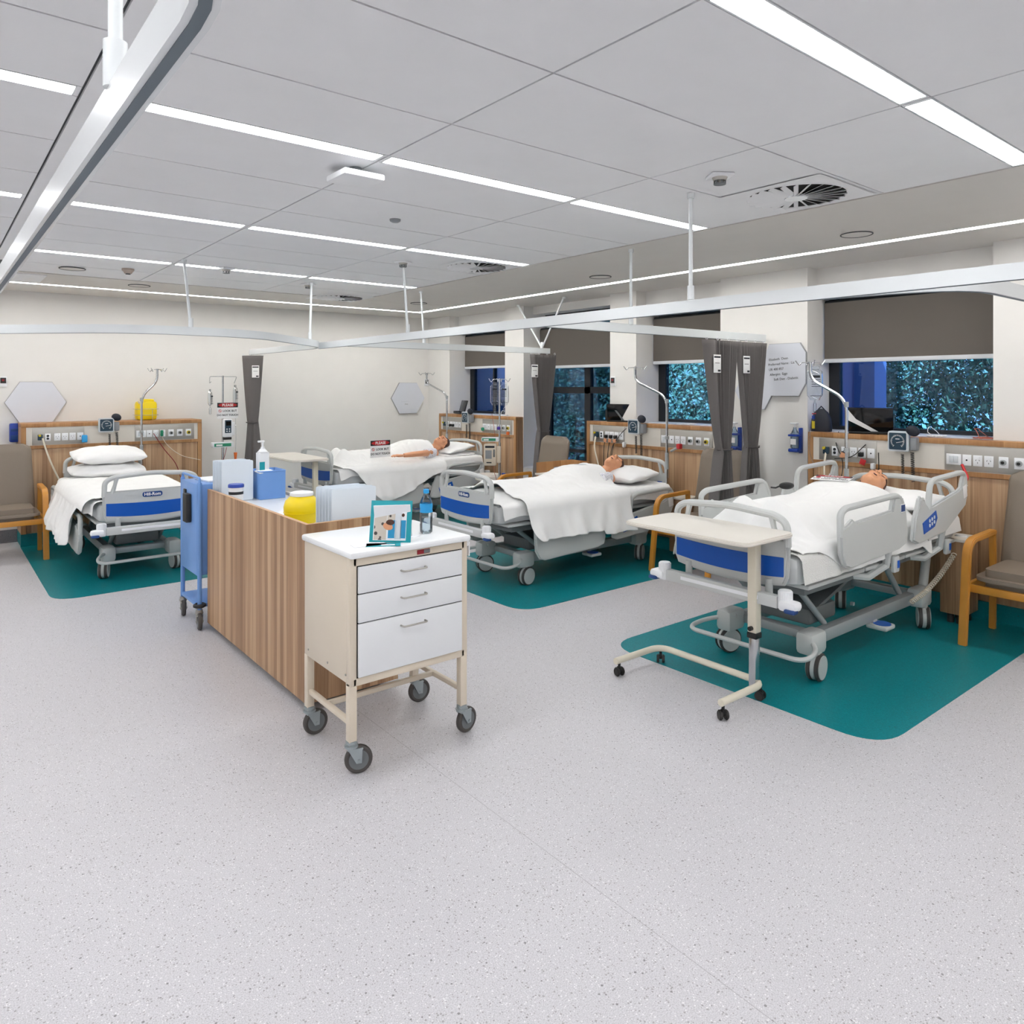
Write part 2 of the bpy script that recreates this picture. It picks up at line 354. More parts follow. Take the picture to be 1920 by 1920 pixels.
# skirting coves
struct(G().b2((XL, YB-.02, 0), (5.97, YB-.001, .13)).b2((XL, YB-.05, 0), (5.97, YB-.001, .01)), 'baseboard_back', 'cove')
struct(G().b2((5.95, YF, 0), (5.969, 1.4, .13)).b2((5.95, 3.27, 0), (5.969, 4.13, .13)).b2((5.95, 5.94, 0), (5.969, 7.18, .13)), 'baseboard_right', 'cove')
# windows
def window(i, y0, y1, sill, bars, blz):
    w = tag(bpy.data.objects.new('window_%d' % i, None), kind='structure'); COL.objects.link(w)
    fx = 6.34; g = G(); f = .06; hd = 2.60 if sill < 1 else 2.44
    g.b2((fx, y0, sill), (fx+.06, y0+f, hd)).b2((fx, y1-f*1.6, sill), (fx+.06, y1, hd)).b2((fx, y0+f, sill), (fx+.06, y1-f*1.6, sill+.05)).b2((fx, y0+f, hd-.03), (fx+.06, y1-f*1.6, hd))
    for a, b, c, d in bars: g.b2((fx+.002, a, b), (fx+.055, c, d))
    g.out('window_frame', 'frame', w)
    G().b2((fx+.026, y0+f, sill+.05), (fx+.034, y1-f*1.6, hd-.03)).out('window_pane', 'glass', w)
    G().b2((6.0 if sill > 1 else 5.98, y0+.002, sill+.001), (fx, y1-.002, sill+.018), .002).out('window_sill', 'alu', w)
    lab = ['wide taupe roller blind in the window above the rightmost bed', 'taupe roller blind behind the pair of tied grey curtains', 'taupe roller blind over the tall window with a black cross frame', 'taupe roller blind in the window nearest the back wall'][i-1]
    t = thing('roller_blind', lab, 'roller blind', (6.24, (y0+y1)/2, blz), 0, 'roller blinds in the windows'); h = (y1-y0)/2-.012; tz = 2.41
    G().b2((-.003, -h, 0), (.003, h, 2.40-blz)).out('blind_fabric', 'blind', t)
    G().b2((-.012, -h, -.035), (.012, h, .0), .005).out('bottom_rail', 'alu', t)
    G().cyl((.03, -h, 2.40-blz), (.03, h, 2.40-blz), .027).out('roller', 'frame', t)
window(1, *OPEN[0], [], 1.905); window(2, *OPEN[1], [], 1.94)
window(3, *OPEN[2], [(5.74, 1.58, 7.1, 1.66), (6.36, .66, 6.46, 2.58), (5.74, .84, 7.1, .88)], 1.93); window(4, *OPEN[3], [(8.3, 1.3, 8.33, 2.4)], 1.96)
# ---------------------------------------------------------------- outside
tag(G().b2((6.5, -14, -3.1), (40, 30, -3)).out('ground', 'grass'), kind='structure')
struct(G().b2((6.46, 9.62, -3), (7.95, 9.9, 3.1)), 'wall_outside', 'extw')
struct(G().b2((6.9, 3.50, -3), (7.15, 3.62, 6)), 'wall_outside', 'extp')
struct(G().b2((7.15, 3.3, -3), (7.4, 3.62, 6)), 'wall_outside', 'extw')
def leafmesh(seed, rad, n, name='foliage'):
    rnd = random.Random(seed); bm = bmesh.new()
    lobes = [(Vector((rnd.uniform(-1, 1)*rad*.5, rnd.uniform(-1, 1)*rad*.85, rnd.uniform(-1, 1)*rad*.8)), rad*rnd.uniform(.35, .5)) for _ in range(34)]
    for i in range(n):
        c, r = rnd.choice(lobes); v = Vector((rnd.gauss(0, 1), rnd.gauss(0, 1), rnd.gauss(0, 1))).normalized()*r*rnd.uniform(.6, 1.05)+c
        a = Vector((rnd.gauss(0, 1), rnd.gauss(0, 1), rnd.gauss(0, 1))).normalized(); b = a.orthogonal().normalized(); s_ = rnd.uniform(.018, .046)
        vs = [bm.verts.new(v+a*s_), bm.verts.new(v+b*s_*.55), bm.verts.new(v-a*s_), bm.verts.new(v-b*s_*.55)]; bm.faces.new(vs)
    me = bpy.data.meshes.new(name); bm.to_mesh(me); bm.free(); me.materials.append(M['leaf']); return me
LM = [leafmesh(s, 2.5, 80000) for s in (1, 2)]
tl = ['leafy green tree outside the rightmost window, nearest the glass', 'leafy green tree seen through the rightmost window at its right side', 'leafy green tree behind the window with the tied curtain pair', 'leafy green tree behind the tall cross framed window', 'leafy green tree low behind the tall window, farther off', 'leafy green tree at the far end beyond the tall window', 'leafy green tree filling the background beyond the rightmost window', 'leafy green tree filling the background between the windows']
for i, (x, y, z) in enumerate([(10.8, 5.0, 1.6), (11.0, 2.2, 1.4), (11.6, 8.0, 1.5), (11.2, 11.6, 1.6), (14.5, 13.5, 1.5), (13.5, 17, 1.7), (15, 3.5, 1.8), (15, 9, 1.8)]):
    t = thing('tree', tl[i], 'tree', (x, y, -3), i*1.3, 'leafy trees outside the windows')
    f = bpy.data.objects.new('foliage', LM[i % 2]); COL.objects.link(f); f.parent = t; f.location = (0, 0, z+3); f.rotation_euler = (0, 0, i); f.scale = (1, 1, 1.25)
    G().tube([(0, 0, 0), (.1, .05, 2), (-.05, 0, 4.2)], [.22, .16, .08]).out('trunk', 'bark', t)
# ---------------------------------------------------------------- ceiling fittings
def vent(x, y, label):
    t = thing('ceiling_vent', label, 'ceiling vent', (x, y, HC), 0, 'square swirl diffusers in the ceiling')
    g = G(); r = .255
    pts = rrect(.594, .594, .004); b = bmesh.new(); n = 48
    def fr(u, v):
        a = 2*PI*u; c, s = math.cos(a), math.sin(a); k = .297/max(abs(c), abs(s)); q = r+(k-r)*v; return (c*q, s*q, -.005)
    g.grid(fr, n, 2, True); g.tube([(r*math.cos(2*PI*k/n), r*math.sin(2*PI*k/n), -.006) for k in range(n)], .004, 6, True)
    g.out('vent_plate', 'ceil', t)
    G().lathe([(r, -.0038), (r, .05), (0, .05)][::-1], n=n).out('vent_duct', 'dark', t) if False else G().cyl((0, 0, -.0045), (0, 0, -.003), r, n=48).out('vent_void', 'dark', t)
    g = G()
    for k in range(24):
        a = 2*PI*k/24; X = R(math.degrees(a), 'Z') @ Tr(.155, 0, -.012) @ R(28, 'X')
        g.T = X; g.box((0, 0, 0), (.2, .026, .0015))
    g.out('vent_blades', 'ceil', t)
    G().cyl((0, 0, -.02), (0, 0, -.006), .062, n=24, bev=.003).out('vent_hub', 'track', t)
vent(3.70, 2.13, 'white round swirl air vent in the ceiling near the window side, nearest the camera')
vent(3.72, 5.12, 'white round swirl air vent in the ceiling, middle one of three')
vent(3.75, 7.86, 'white round swirl air vent in the ceiling nearest the back wall')
def detector(x, y, label, s=1, kind='sprinkler'):
    t = thing('sprinkler_head' if kind == 'sprinkler' else 'smoke_detector', label, kind.replace('_', ' '), (x, y, HC), random.random()*3)
    if kind == 'sprinkler':
        G().box((0, 0, -.008), (.11*s, .11*s, .014), .004).out('base_plate', 'plas', t)
        g = G().cyl((0, 0, -.03), (0, 0, -.015), .03, .038); g.out('sensor_body', 'steel', t)
        g = G()
        for k in range(6): g.box((.026*math.cos(k*PI/3), .026*math.sin(k*PI/3), -.036), (.006, .006, .018))
        g.cyl((0, 0, -.048), (0, 0, -.045), .03); g.out('cage', 'bedd', t)
    else:
        G().lathe([(.05, 0), (.05, -.015), (.035, -.03), (.03, -.042), (0, -.044)]).out('housing', 'taupe', t)
        G().lathe([(.02, -.044), (.02, -.05), (0, -.052)]).out('sensor_cap', 'black', t)
detector(3.05, 2.16, 'small square ceiling sensor with caged metal body near the closest vent')
detector(3.09, 5.29, 'small caged ceiling sensor in front of the middle air vent')
detector(3.01, 7.03, 'small caged ceiling sensor in front of the far air vent')
detector(2.05, 6.55, 'small caged ceiling sensor beside the strip row nearest the back wall')
detector(.19, 5.25, 'small dark ceiling sensor at the left edge of the picture')
detector(1.39, 7.14, 'beige round smoke detector on the ceiling before the back wall', kind='smoke_detector')
for x, y, lab in [(4.94, 2.4, 'flush round speaker cover in the plaster ceiling above the rightmost bed'), (4.95, 4.83, 'flush round speaker cover in the plaster ceiling before the middle window'), (1.0, 7.4, 'flush round ceiling cover near the back wall beside the smoke detector'), (1.7, 8.2, 'flush round ceiling cover close to the back wall light line'), (4.75, 7.75, 'flush round ceiling cover near the far room corner')]:
    t = thing('ceiling_speaker', lab, 'ceiling speaker', (x, y, HC-.004), 0, 'round flush covers in the ceiling')
    G().cyl((0, 0, -.004), (0, 0, 0), .095, n=32).out('grille', 'border', t); G().ring((0, 0, -.003), .1, .004, 32).out('rim', 'gap', t)
t = thing('ceiling_dome', 'small round white sensor dome between two light strip rows', 'ceiling sensor', (2.28, 4.0, HC)); G().lathe([(.035, 0), (.033, -.012), (.02, -.02), (0, -.022)]).out('dome', 'grey', t)
t = thing('wireless_unit', 'flat square white wireless unit hanging just below the ceiling tiles', 'wireless access point', (1.57, 3.185, HC-.05), .0)
G().box((.03, 0, 0), (.21, .20, .03), .008).out('unit_body', 'plas', t); G().cyl((0.03, 0, .01), (.03, 0, .05), .03).out('mount', 'bedd', t)
# ---------------------------------------------------------------- curtain tracks
def track(path, label, rods=(), r=.35):
    P = fillet(path, r, 8) if len(path) > 2 else [Vector(p) for p in path]
    b = Vector(path[0]); t = thing('curtain_track', label, 'curtain track', (0, 0, 0))
    g = G(); g2 = G()
    def sweep(g, w, z0, z1):
        N = len(P); bm = bmesh.new(); rg = []
        for i in range(N):
            d = (P[min(i+1, N-1)]-P[max(i-1, 0)]); d.z = 0; d.normalize(); n_ = Vector((-d.y, d.x, 0))
            rg.append([bm.verts.new(P[i]+n_*sx*w/2+Vector((0, 0, z))) for sx, z in ((-1, z0), (1, z0), (1, z1), (-1, z1))])
        for A, B in zip(rg, rg[1:]):
            for k in range(4): bm.faces.new((A[k], A[(k+1) % 4], B[(k+1) % 4], B[k]))
        bm.faces.new(rg[0][::-1]); bm.faces.new(rg[-1]); bmesh.ops.recalc_face_normals(bm, faces=bm.faces[:]); g._add(bm)
    sweep(g, .032, -.025, .04); g.out('track_rail', 'track', t); sweep(g2, .014, -.027, -.024); g2.out('track_groove', 'trackg', t)
    for (x, y, x2, y2) in rods:
        rg_ = G().cyl((x, y, P[0].z+.04), (x2, y2, HC-.001), .011).cyl((x, y, P[0].z+.036), (x, y, P[0].z+.11), .018).out('suspension_rod', 'track', t)
        G().cyl((x2, y2, HC-.03), (x2, y2, HC-.001), .02).out('ceiling_socket', 'track', rg_)
ZT = 2.09
track([(.24, 6.93, ZT), (.24, .66, ZT), (-1.6, .66, ZT)], 'curtain track running along the upper left from near the camera to the back', [(.235, 1.30, .235, 1.30), (.24, 5.6, .24, 5.6)], .22)
track([(3.27, 7.35, ZT), (3.27, 1.18, ZT), (3.27, -1.5, ZT)], 'long curtain track crossing in front of all the windows', [(3.215, 2.461, 3.215, 2.461), (3.09, 5.29, 3.09, 5.29), (3.27, -.8, 3.27, -.8)][:1]+[(3.26, 5.5, 3.09, 5.29)], .01)
track([(3.29, 3.75, ZT), (5.93, 3.72, ZT)], 'curtain track from the long track to the wall carrying the grey curtain pair', [(4.144, 3.724, 4.144, 3.724)])
track([(3.29, 6.72, ZT), (5.93, 6.65, ZT)], 'curtain track ending at the curtain beside the tall window', [(4.172, 6.70, 4.172, 6.765), (5.80, 6.64, 5.82, 7.12), (5.82, 6.66, 5.72, 6.16)])
track([(.27, 6.95, ZT), (1.2, 6.08, ZT), (2.13, 6.08, ZT), (3.24, 7.16, ZT), (3.19, 9.25, ZT)], 'bent curtain track around the left bed bay ending above the left curtain', [(1.63, 6.08, 1.65, 6.347), (2.98, 6.92, 3.0, 6.93)], .35)
track([(3.29, 1.75, ZT), (3.4, 1.18, ZT), (5.9, 1.18, ZT)], 'curtain track branching off at the upper right towards the window wall', [], .4)
# ---------------------------------------------------------------- curtains
def curtain(label, loc, rz, w, zt=2.05, zb=.3, ztie=1.13, tie=.42, flat=.36, folds=15, bot=1.0, tag_x=-.3, lean=0, tsc=1):
    t = thing('curtain', label, 'curtain', (loc[0], loc[1], zb), rz, 'tied grey bed curtains')
    def f(u, v):
        z = zt+(zb-zt)*v; k = (z-ztie)/(zt-ztie) if z > ztie else (ztie-z)/(ztie-zb)*bot; k = max(0, min(1, k)); k = k**.85
        ww = w*(tie+(1-tie)*k); x = (u-.5)*ww+lean*(k if z > ztie else k*.6)*w
        fl = min(1, max(0, (u-flat)*6)); y = (2/PI)*math.asin(math.sin((u-flat)*folds*2*PI))*.024*fl*(.45+.55*k)+(.035*(1-fl)*math.sin(u/flat*PI) if fl < 1 else 0)*-1
        if z < ztie: y += .02*math.sin(u*11+v*4)
        return (x, y, z-zb)
    G().grid(f, 260, 40).out('curtain_fabric', 'curtain', t, ang=80, mods=[('SOLIDIFY', dict(thickness=.003))])
    wt = w*tie*1.02
    G().tube([(-wt/2, -.02, ztie-zb), (-wt/4, -.05, ztie-zb-.004), (wt/4, -.05, ztie-zb-.006), (wt/2, -.02, ztie-zb)], .007, 8).out('tie_band', 'curtw', t)
    l = G().box((tag_x*w, -.05, zt-zb-.2), (.1*tsc, .002, .15), .0008).out('care_label', 'label', t)
    G().box((tag_x*w, -.0515, zt-zb-.145), (.085*tsc, .001, .014)).box((tag_x*w+.025*tsc, -.0515, zt-zb-.258), (.035*tsc, .001, .016)).box((tag_x*w, -.0515, zt-zb-.195), (.06*tsc, .001, .004)).out('label_print', 'ink', l)
    g = G()
    for k in range(4): g.ring(((k/3-.5)*w*.9, 0, zt-zb+.012), .012, .003, 12, R(90, 'X'))
    g.out('hooks', 'plas', t)
curtain('left one of the paired grey curtains tied at the middle, partly over the window', (5.27, 3.70), 0, .50, lean=-.09)
curtain('right one of the paired grey curtains tied at the middle, beside the handwritten board', (5.68, 3.70), 0, .46, flat=.12)
curtain('grey curtain tied at the middle in front of the tall window', (5.82, 6.64), 0, .42, flat=.18, tag_x=-.42, lean=.0)
curtain('dark grey tied curtain on the left hanging by the back wall', (3.17, 9.10), math.radians(-52), .29, flat=.95, folds=3, tie=.5, tag_x=.25, ztie=1.22)
# ---------------------------------------------------------------- bedhead service units
def service_unit(loc, rz, label, plugs=(), group='wooden bedhead service units', D=.115):
    t = thing('bedhead_unit', label, 'bedhead unit', loc, rz, group); w = 1.785
    G().b2((.0, .02, .13), (w, D, 1.235)).out('cabinet_body', 'wood', t)
    g = G().b2((0, 0, 1.235), (w, D+.0, 1.275), .002).b2((0, 0, .13), (.044, .02, 1.235)).b2((w-.044, 0, .13), (w, .02, 1.235)).b2((.044, -.004, 1.012), (w-.044, .02, 1.045)); g.out('wood_frame', 'woodf', t)
    G().b2((.044, .008, 1.045), (w-.044, .02, 1.235)).out('fascia_panel', 'creamtop', t)
    for x0, x1 in ((.097, .572), (1.066, 1.70)): G().b2((x0, .003, 1.05), (x1, .008, 1.228), .001).out('steel_plate', 'steel', t)
    for x0, x1 in ((.047, .55), (.555, 1.15), (1.155, w-.047)): G().b2((x0, .006, .14), (x1, .02, 1.008), .001).out('door_panel', 'wood', t)
    G().b2((0, .015, 0), (w, D, .13)).out('plinth', 'teal', t)
    def outlet(x, ww=.058, kind='power', z=1.128):
        o = G().box((x, .0, z), (ww, .008, .078), .002).out('socket_plate', 'plas', t)
        if kind == 'power':
            g = G()
            for dx, dz, r in ((-.011, .004, 30), (.011, .004, -30), (0, -.014, 0)): g.box((x+dx, -.0045, z+dz), (.003, .002, .01), rot=R(r, 'Y'))
            g.out('socket_slots', 'ink', o); G().box((x+.013, -.006, z+.026), (.01, .004, .014), .001).out('rocker', 'plas', o)
        if kind == 'gas':
            G().cyl((x, -.004, z), (x, -.02, z), .02).out('gas_ring', 'bedm', o); G().cyl((x, -.02, z), (x, -.026, z), .011).out('gas_port', 'black', o)
        if kind == 'yellow':
            G().cyl((x, -.004, z), (x, -.02, z), .021).out('gas_ring', 'ylw', o); G().cyl((x, -.02, z), (x, -.028, z), .011).out('gas_port', 'black', o)
        if kind == 'data':
            G().cyl((x, -.004, z+.014), (x, -.007, z+.014), .012).cyl((x, -.004, z-.014), (x, -.007, z-.014), .012).out('data_ports', 'ink', o)
        if kind == 'switch': G().b2((x-.03, -.008, z-.024), (x-.002, -.004, z+.024), .001).b2((x+.002, -.008, z-.024), (x+.03, -.004, z+.024), .001).out('rockers', 'gaugew', o)
        if kind == 'dot': G().cyl((x, -.004, z), (x, -.006, z), .006).out('indicator', 'ink', o)
    outlet(.235, .05, 'data')
    for x in (.32, .39, .46): outlet(x)
    outlet(.532, .058, 'dot')
    outlet(1.13, .1, 'switch'); outlet(1.215, .058, 'dot')
    for x in (1.285, 1.355): outlet(x)
    outlet(1.445, .058, 'gas'); outlet(1.54, .062, 'gas'); outlet(1.635, .062, 'yellow')
    g = G().box((.166, -.012, 1.13), (.045, .03, .06), .006); g.out('green_fitting', 'face', t); G().cyl((.16, -.03, 1.15), (.16, -.045, 1.15), .012).out('yellow_knob', 'ylw', t)
    for i, (x, c) in enumerate(plugs):
        p = G().box((x, -.02, 1.115), (.036, .035, .036), .008).out('power_plug', c, t)
    return t
PX = 5.85
U1 = service_unit((.765, 9.05, 0), 0, 'wooden bedhead unit along the back wall behind the left bed', D=.40)
U2 = service_unit((PX, 5.925, 0), -PI/2, 'wooden bedhead unit behind the middle bed', [(.32, 'black'), (.39, 'black'), (.46, 'black')])
U3 = service_unit((PX, 3.258, 0), -PI/2, 'wooden bedhead unit behind the rightmost bed', [(.32, 'black'), (.46, 'black')])
U4 = service_unit((PX, 8.985, 0), -PI/2, 'wooden bedhead unit behind the farthest bed in the corner', [(.32, 'black'), (.39, 'black')])
for u in (U2, U3, U4):
    G().b2((.0, .115, .0), (1.785, .19, 1.272)).out('rear_casing', 'wood', u) if u is not U3 else None
    u.location.x = PX
def coil(p0, p1, r, turns, wire=.003, sag=0):
    p0, p1 = Vector(p0), Vector(p1); d = (p1-p0).normalized(); a = d.orthogonal().normalized(); b = d.cross(a); P = []
    for k in range(turns*8+1):
        u = k/(turns*8); c = p0.lerp(p1, u)+Vector((0, 0, -sag*4*u*(1-u))); P.append(c+a*r*math.cos(2*PI*k/8)+b*r*math.sin(2*PI*k/8))
    return G().tube(P, wire, 5)
# blood pressure gauges and their cords
def gauge(u, x, label):
    c, s = math.cos(u.rotation_euler.z), math.sin(u.rotation_euler.z); L = u.location
    t = thing('pressure_gauge', label, 'blood pressure gauge', (L.x+c*x+s*.06, L.y+s*x-c*.06, 1.165), u.rotation_euler.z, 'square wall gauges on the bedhead units')
    G().prism(rrect(.152, .155, .02), .045, 'xz', (0, 0, .077), .006).out('gauge_case', 'gaugew', t)
    f = G().prism(rrect(.125, .128, .008), .003, 'xz', (0, -.0235, .077)).out('dial_face', 'face', t)
    g = G()
    for k in range(26):
        a = math.radians(-140+280*k/25); g.box((.046*math.sin(a), -.0258, .077+.046*math.cos(a)), (.003, .001, .010 if k % 5 else .014), rot=R(-math.degrees(a)*-1, 'Y'))
    g.box((0, -.0258, .095), (.03, .001, .005)); g.out('dial_marks', 'label', f); G().box((.018, -.0265, .072), (.055, .001, .003), rot=R(-12, 'Y')).out('needle', 'label', f)
    G().box((.105, .02, .06), (.05, .06, .1), .012).out('cuff_basket', 'grey', t); G().ell((.1, .0, .16), (.05, .035, .04), rot=R(20, 'Y')).out('rolled_cuff', 'navyb', t)
    coil((.1, -.01, .0), (.11, -.015, -.22), .012, 16).out('coiled_tube', 'black', t); coil((.03, -.01, -.02), (.035, -.012, -.2), .01, 14).out('coiled_tube', 'black', t)
    G().cyl((0, .02, .077), (0, .055, .077), .03).out('mount', 'bedd', t)
gauge(U3, .77, 'square dial blood pressure gauge on the bedhead unit of the rightmost bed'); gauge(U2, .77, 'square dial blood pressure gauge on the bedhead unit of the middle bed')
gauge(U4, .77, 'square dial blood pressure gauge on the bedhead unit of the farthest bed'); gauge(U1, .77, 'square dial blood pressure gauge on the unit behind the left bed')
# ---------------------------------------------------------------- hospital beds
def bed(label, loc, rz, lift=0, near=('up', 'up'), far=('up', 'up'), pole=None):
    """local x towards the head, local -y the side facing the camera"""
    t = thing('hospital_bed', label, 'hospital bed', loc, rz, 'hospital beds with blue striped end panels')
    L = lift
    # base
    g = G()
    for s in (-1, 1): g.box((.085, s*.235, .212), (1.38, .06, .075), .008)
    g.box((-.62, 0, .215), (.07, .44, .05), .006).box((.74, 0, .215), (.07, .44, .05), .006); g.out('base_frame', 'bedm', t)
    for x in (-.71, .715):
        for s in (-1, 1): G().box((x, s*.265, .215), (.17, .11, .13), .028).out('corner_housing', 'bed', t)
    for x, y, a in ((-.70, -.29, 8), (-.70, .29, -20), (.715, -.29, 30), (.715, .29, 25)):
        c = G().box((0, 0, .15), (.06, .05, .07), .014); c.T = Matrix(); o = c.out('caster', 'bed', t); o.location = (x, y, 0); o.rotation_euler = (0, 0, math.radians(a))
        G().cyl((0, -.034, .079), (0, -.012, .079), .078, n=28, bev=.006).cyl((0, .012, .079), (0, .034, .079), .078, n=28, bev=.006).out('tyre', 'tyre', o)
        G().cyl((0, -.038, .079), (0, -.033, .079), .066, n=28).cyl((0, .033, .079), (0, .038, .079), .066, n=28).cyl((0, -.013, .079), (0, .013, .079), .074, n=28, bev=.004).out('wheel_disc', 'bed', o)
    G().tube(fillet([(-.72, -.21, .25), (-.80, -.36, .215), (-.98, -.38, .19), (-1.0, .38, .19), (-.82, .36, .215), (-.72, .21, .25)], .09, 6), .0135, 10).out('push_bar', 'bed', t)
    # lifting gear
    g = G(); g.box((-.30, 0, .36+L/2), (.5, .34, .02), rot=R(-16, 'Y')).box((-.42, 0, .30), (.32, .36, .1), .02); g.out('motor_shroud', 'bedd', t)
    for s in (-1, 1):
        G().cyl((-.45, s*.2, .25), (-.78, s*.2, .5+L), .018).box((-.1, s*.2, .3), (.02, .02, .02)).cyl((.55, s*.2, .25), (.28, s*.2, .5+L), .02).out('lift_arm', 'bedm', t)
    G().box((.08, 0, .50+L), (1.95, .66, .05), .012).out('deck_frame', 'bedd', t)
    g = G()
    for x0, x1 in ((-.98, -.35), (-.34, .18), (.19, .98)): g.b2((x0, -.40, .535+L), (x1, .40, .56+L), .01)
    g.out('deck_panels', 'bed', t)
    # foot beam with bumpers
    g = G().box((-1.195, 0, .508+L), (.05, .72, .062), .006); g.out('foot_beam', 'bed', t)
    text('0 0 0', .022, 'redd', t, Tr(-1.222, .06, .51+L) @ FRONT_X, 'beam_marking')
    G().box((-1.221, 0, .512+L), (.003, .5, .02), .001).out('beam_slot', 'plas', t)
    for y in (-.39, .39):
        b = G().cyl((-1.19, y, .475+L), (-1.19, y, .575+L), .037, n=20, bev=.006).box((-1.20, y*1.08, .505+L), (.08, .1, .05), .02).out('corner_bumper', 'plas', t); G().box((-1.225, y*1.13, .483+L), (.05, .06, .022), .01).out('bumper_pad', 'navy', b)
    for y in (-.26, .26): G().cyl((-1.13, y, .5+L), (-1.13, y, .6+L), .02).out('board_socket', 'bed', t)
    G().box((1.1, 0, .5+L), (.1, .56, .06), .01).out('head_beam', 'bedm', t)
    for y in (-.39, .39): G().cyl((1.1, y, .46+L), (1.1, y, .57+L), .042, bev=.006).box((1.13, y*1.05, .5+L), (.1, .08, .06), .02).out('corner_bumper', 'plas', t)
    G().cyl((1.02, -.2, .5+L), (.83, -.235, .2), .03).out('head_strut', 'bed', t)
    # end boards
    def board(x, hd):
        W = .375
        pts = [(-W, .82+L), (-W+.01, .62+L)]+[(-W+.03+(2*W-.06)*k/12, .545+L+.03*((k-6)/6)**2+(.0 if hd else 0)) for k in range(13)]+[(W-.01, .62+L), (W, .82+L)]
        g = G().prism(pts, .035, 'yz', (x, 0, 0), .012)
        arch = fillet([(-W+.016, .78+L), (-W+.02, .90+L), (-W+.085, .935+L), (0, .955+L), (W-.085, .935+L), (W-.02, .90+L), (W-.016, .78+L)], .07, 6)
        g.tube([(x, p.x, p.y) for p in arch], .02, 10)
        for s in (-1, 1): g.tube([(x, s*(W-.075), .8+L), (x, s*(W-.095), .87+L), (x, s*(W-.11), .935+L)], [.02, .014, .018], 8)
        o = g.out('head_board' if hd else 'foot_board', 'bed', t)
        if not hd:
            bl = [(-W+.028, .72+L), (-W+.028, .63+L)]+[(-W+.03+(2*W-.06)*k/12, .60+L+.022*((k-6)/6)**2) for k in range(13)]+[(W-.028, .63+L), (W-.028, .72+L)]+[(W-.03-(2*W-.06)*k/12, .712+L+.012*((k-6)/6)**2) for k in range(13)]
            G().prism(bl, .004, 'yz', (x-.018, 0, 0)).out('blue_panel', 'blue', o)
            bdg = G().prism(rrect(.155, .042, .02), .004, 'yz', (x-.019, 0, .775+L)).out('badge', 'navy', o)
            tx = text('Hill-Rom', .036, 'label', bdg, Tr(x-.0225, 0, .775+L) @ FRONT_X, 'badge_lettering', bold=True)
        else:
            G().prism(rrect(.06, .12, .01), .006, 'yz', (x-.02, -.29, .68+L)).out('blue_latch', 'blue', o)
        return o
    board(-1.115, False); board(1.03, True)
    # side rails
    def rail(s, which, st):
        dz = {'up': 0, 'down': -.37, 'low': -.33}[st]+L; y = s*(.455 if st == 'up' else .475)
        if which == 'foot':
            A = [(-.77, .84), (-.76, .70), (-.72, .635), (-.66, .615), (-.05, .64), (.03, .66), (.05, .72), (.025, .885), (-.02, .955), (-.13, .955), (-.155, .885), (-.60, .865), (-.635, .885), (-.69, .86)]
            T_ = [(-.75, .80), (-.755, .925), (-.70, .95), (-.12, .965), (-.05, .955), (.0, .86)]
            ctl = (-.05, .905)
        else:
            A = [(.16, .80), (.13, .66), (.20, .635), (.62, .66), (.95, .80), (.98, .86), (.985, 1.0), (.93, 1.01), (.89, .935), (.83, .915), (.44, .855), (.36, .845), (.31, .88), (.24, .93), (.2, .86)]
            T_ = [(.37, .82), (.40, .99), (.46, 1.015), (.88, 1.03), (.955, 1.02), (.965, .9)]
            ctl = None
        A = [(x, z+dz) for x, z in A]; T_ = [(x, z+dz) for x, z in T_]
        g = G().prism(A, .032, 'xz', (0, y, 0), .01); g.tube([(p.x, y, p.y) for p in fillet([(x, z, 0) for x, z in T_], .05, 5)], .0185, 10, sx=1)
        if which == 'head': g.tube([(x, y, z+dz) for x, z in ((.175, .78), (.23, .9), (.285, .905), (.335, .80))], .015, 8)
        o = g.out('side_rail', 'bed', t)
        yy = y+s*.0175
        if which == 'foot':
            G().box((-.03, yy, .885+dz), (.06, .003, .05), .001).out('rail_label', 'label', o); G().box((-.03, yy+s*.002, .885+dz), (.05, .001, .04)).box((-.03, yy+s*.0025, .885+dz), (.03, .001, .012)).out('label_print', 'navy', o)
        else:
            c_ = G().prism([(.25, .76+dz), (.45, .82+dz), (.47, .77+dz), (.43, .72+dz), (.27, .69+dz)], .004, 'xz', (0, yy, 0)).out('control_panel', 'blue', o)
            g2 = G()
            for k in range(6): g2.cyl((.35+.035*(k % 3), yy, .735+.03*(k//3)+.008*(k % 3)+dz), (.35+.035*(k % 3), yy+s*.004, .735+.03*(k//3)+.008*(k % 3)+dz), .0115, n=12)
            g2.out('control_buttons', 'gaugew', o)
            G().box((.93, yy, .90+dz), (.065, .003, .085), .001, rot=R(-12, 'Y')).out('rail_label', 'label', o)
        # swing arm
        xa = -.15 if which == 'foot' else .62
        G().tube([(xa, y-s*.01, .68+dz), (xa+.0, y-s*.03, .55+L), (xa-.12, y-s*.08, .49+L), (xa-.2, y-s*.15, .5+L)] if st == 'up' else [(xa, y-s*.02, .60+dz+.1), (xa, y-s*.09, .5+L)], .024, 8).out('rail_arm', 'bed', t)
        if st == 'up': lt = G().box((xa+.08, y-s*.01, .55+L), (.07, .03, .1), .012).out('rail_latch', 'bed', t); G().box((xa+.09, y+s*.006, .55+L), (.03, .003, .045), .001).out('latch_mark', 'blue', lt)
    rail(-1, 'foot', near[0]); rail(-1, 'head', near[1]); rail(1, 'foot', far[0]); rail(1, 'head', far[1])
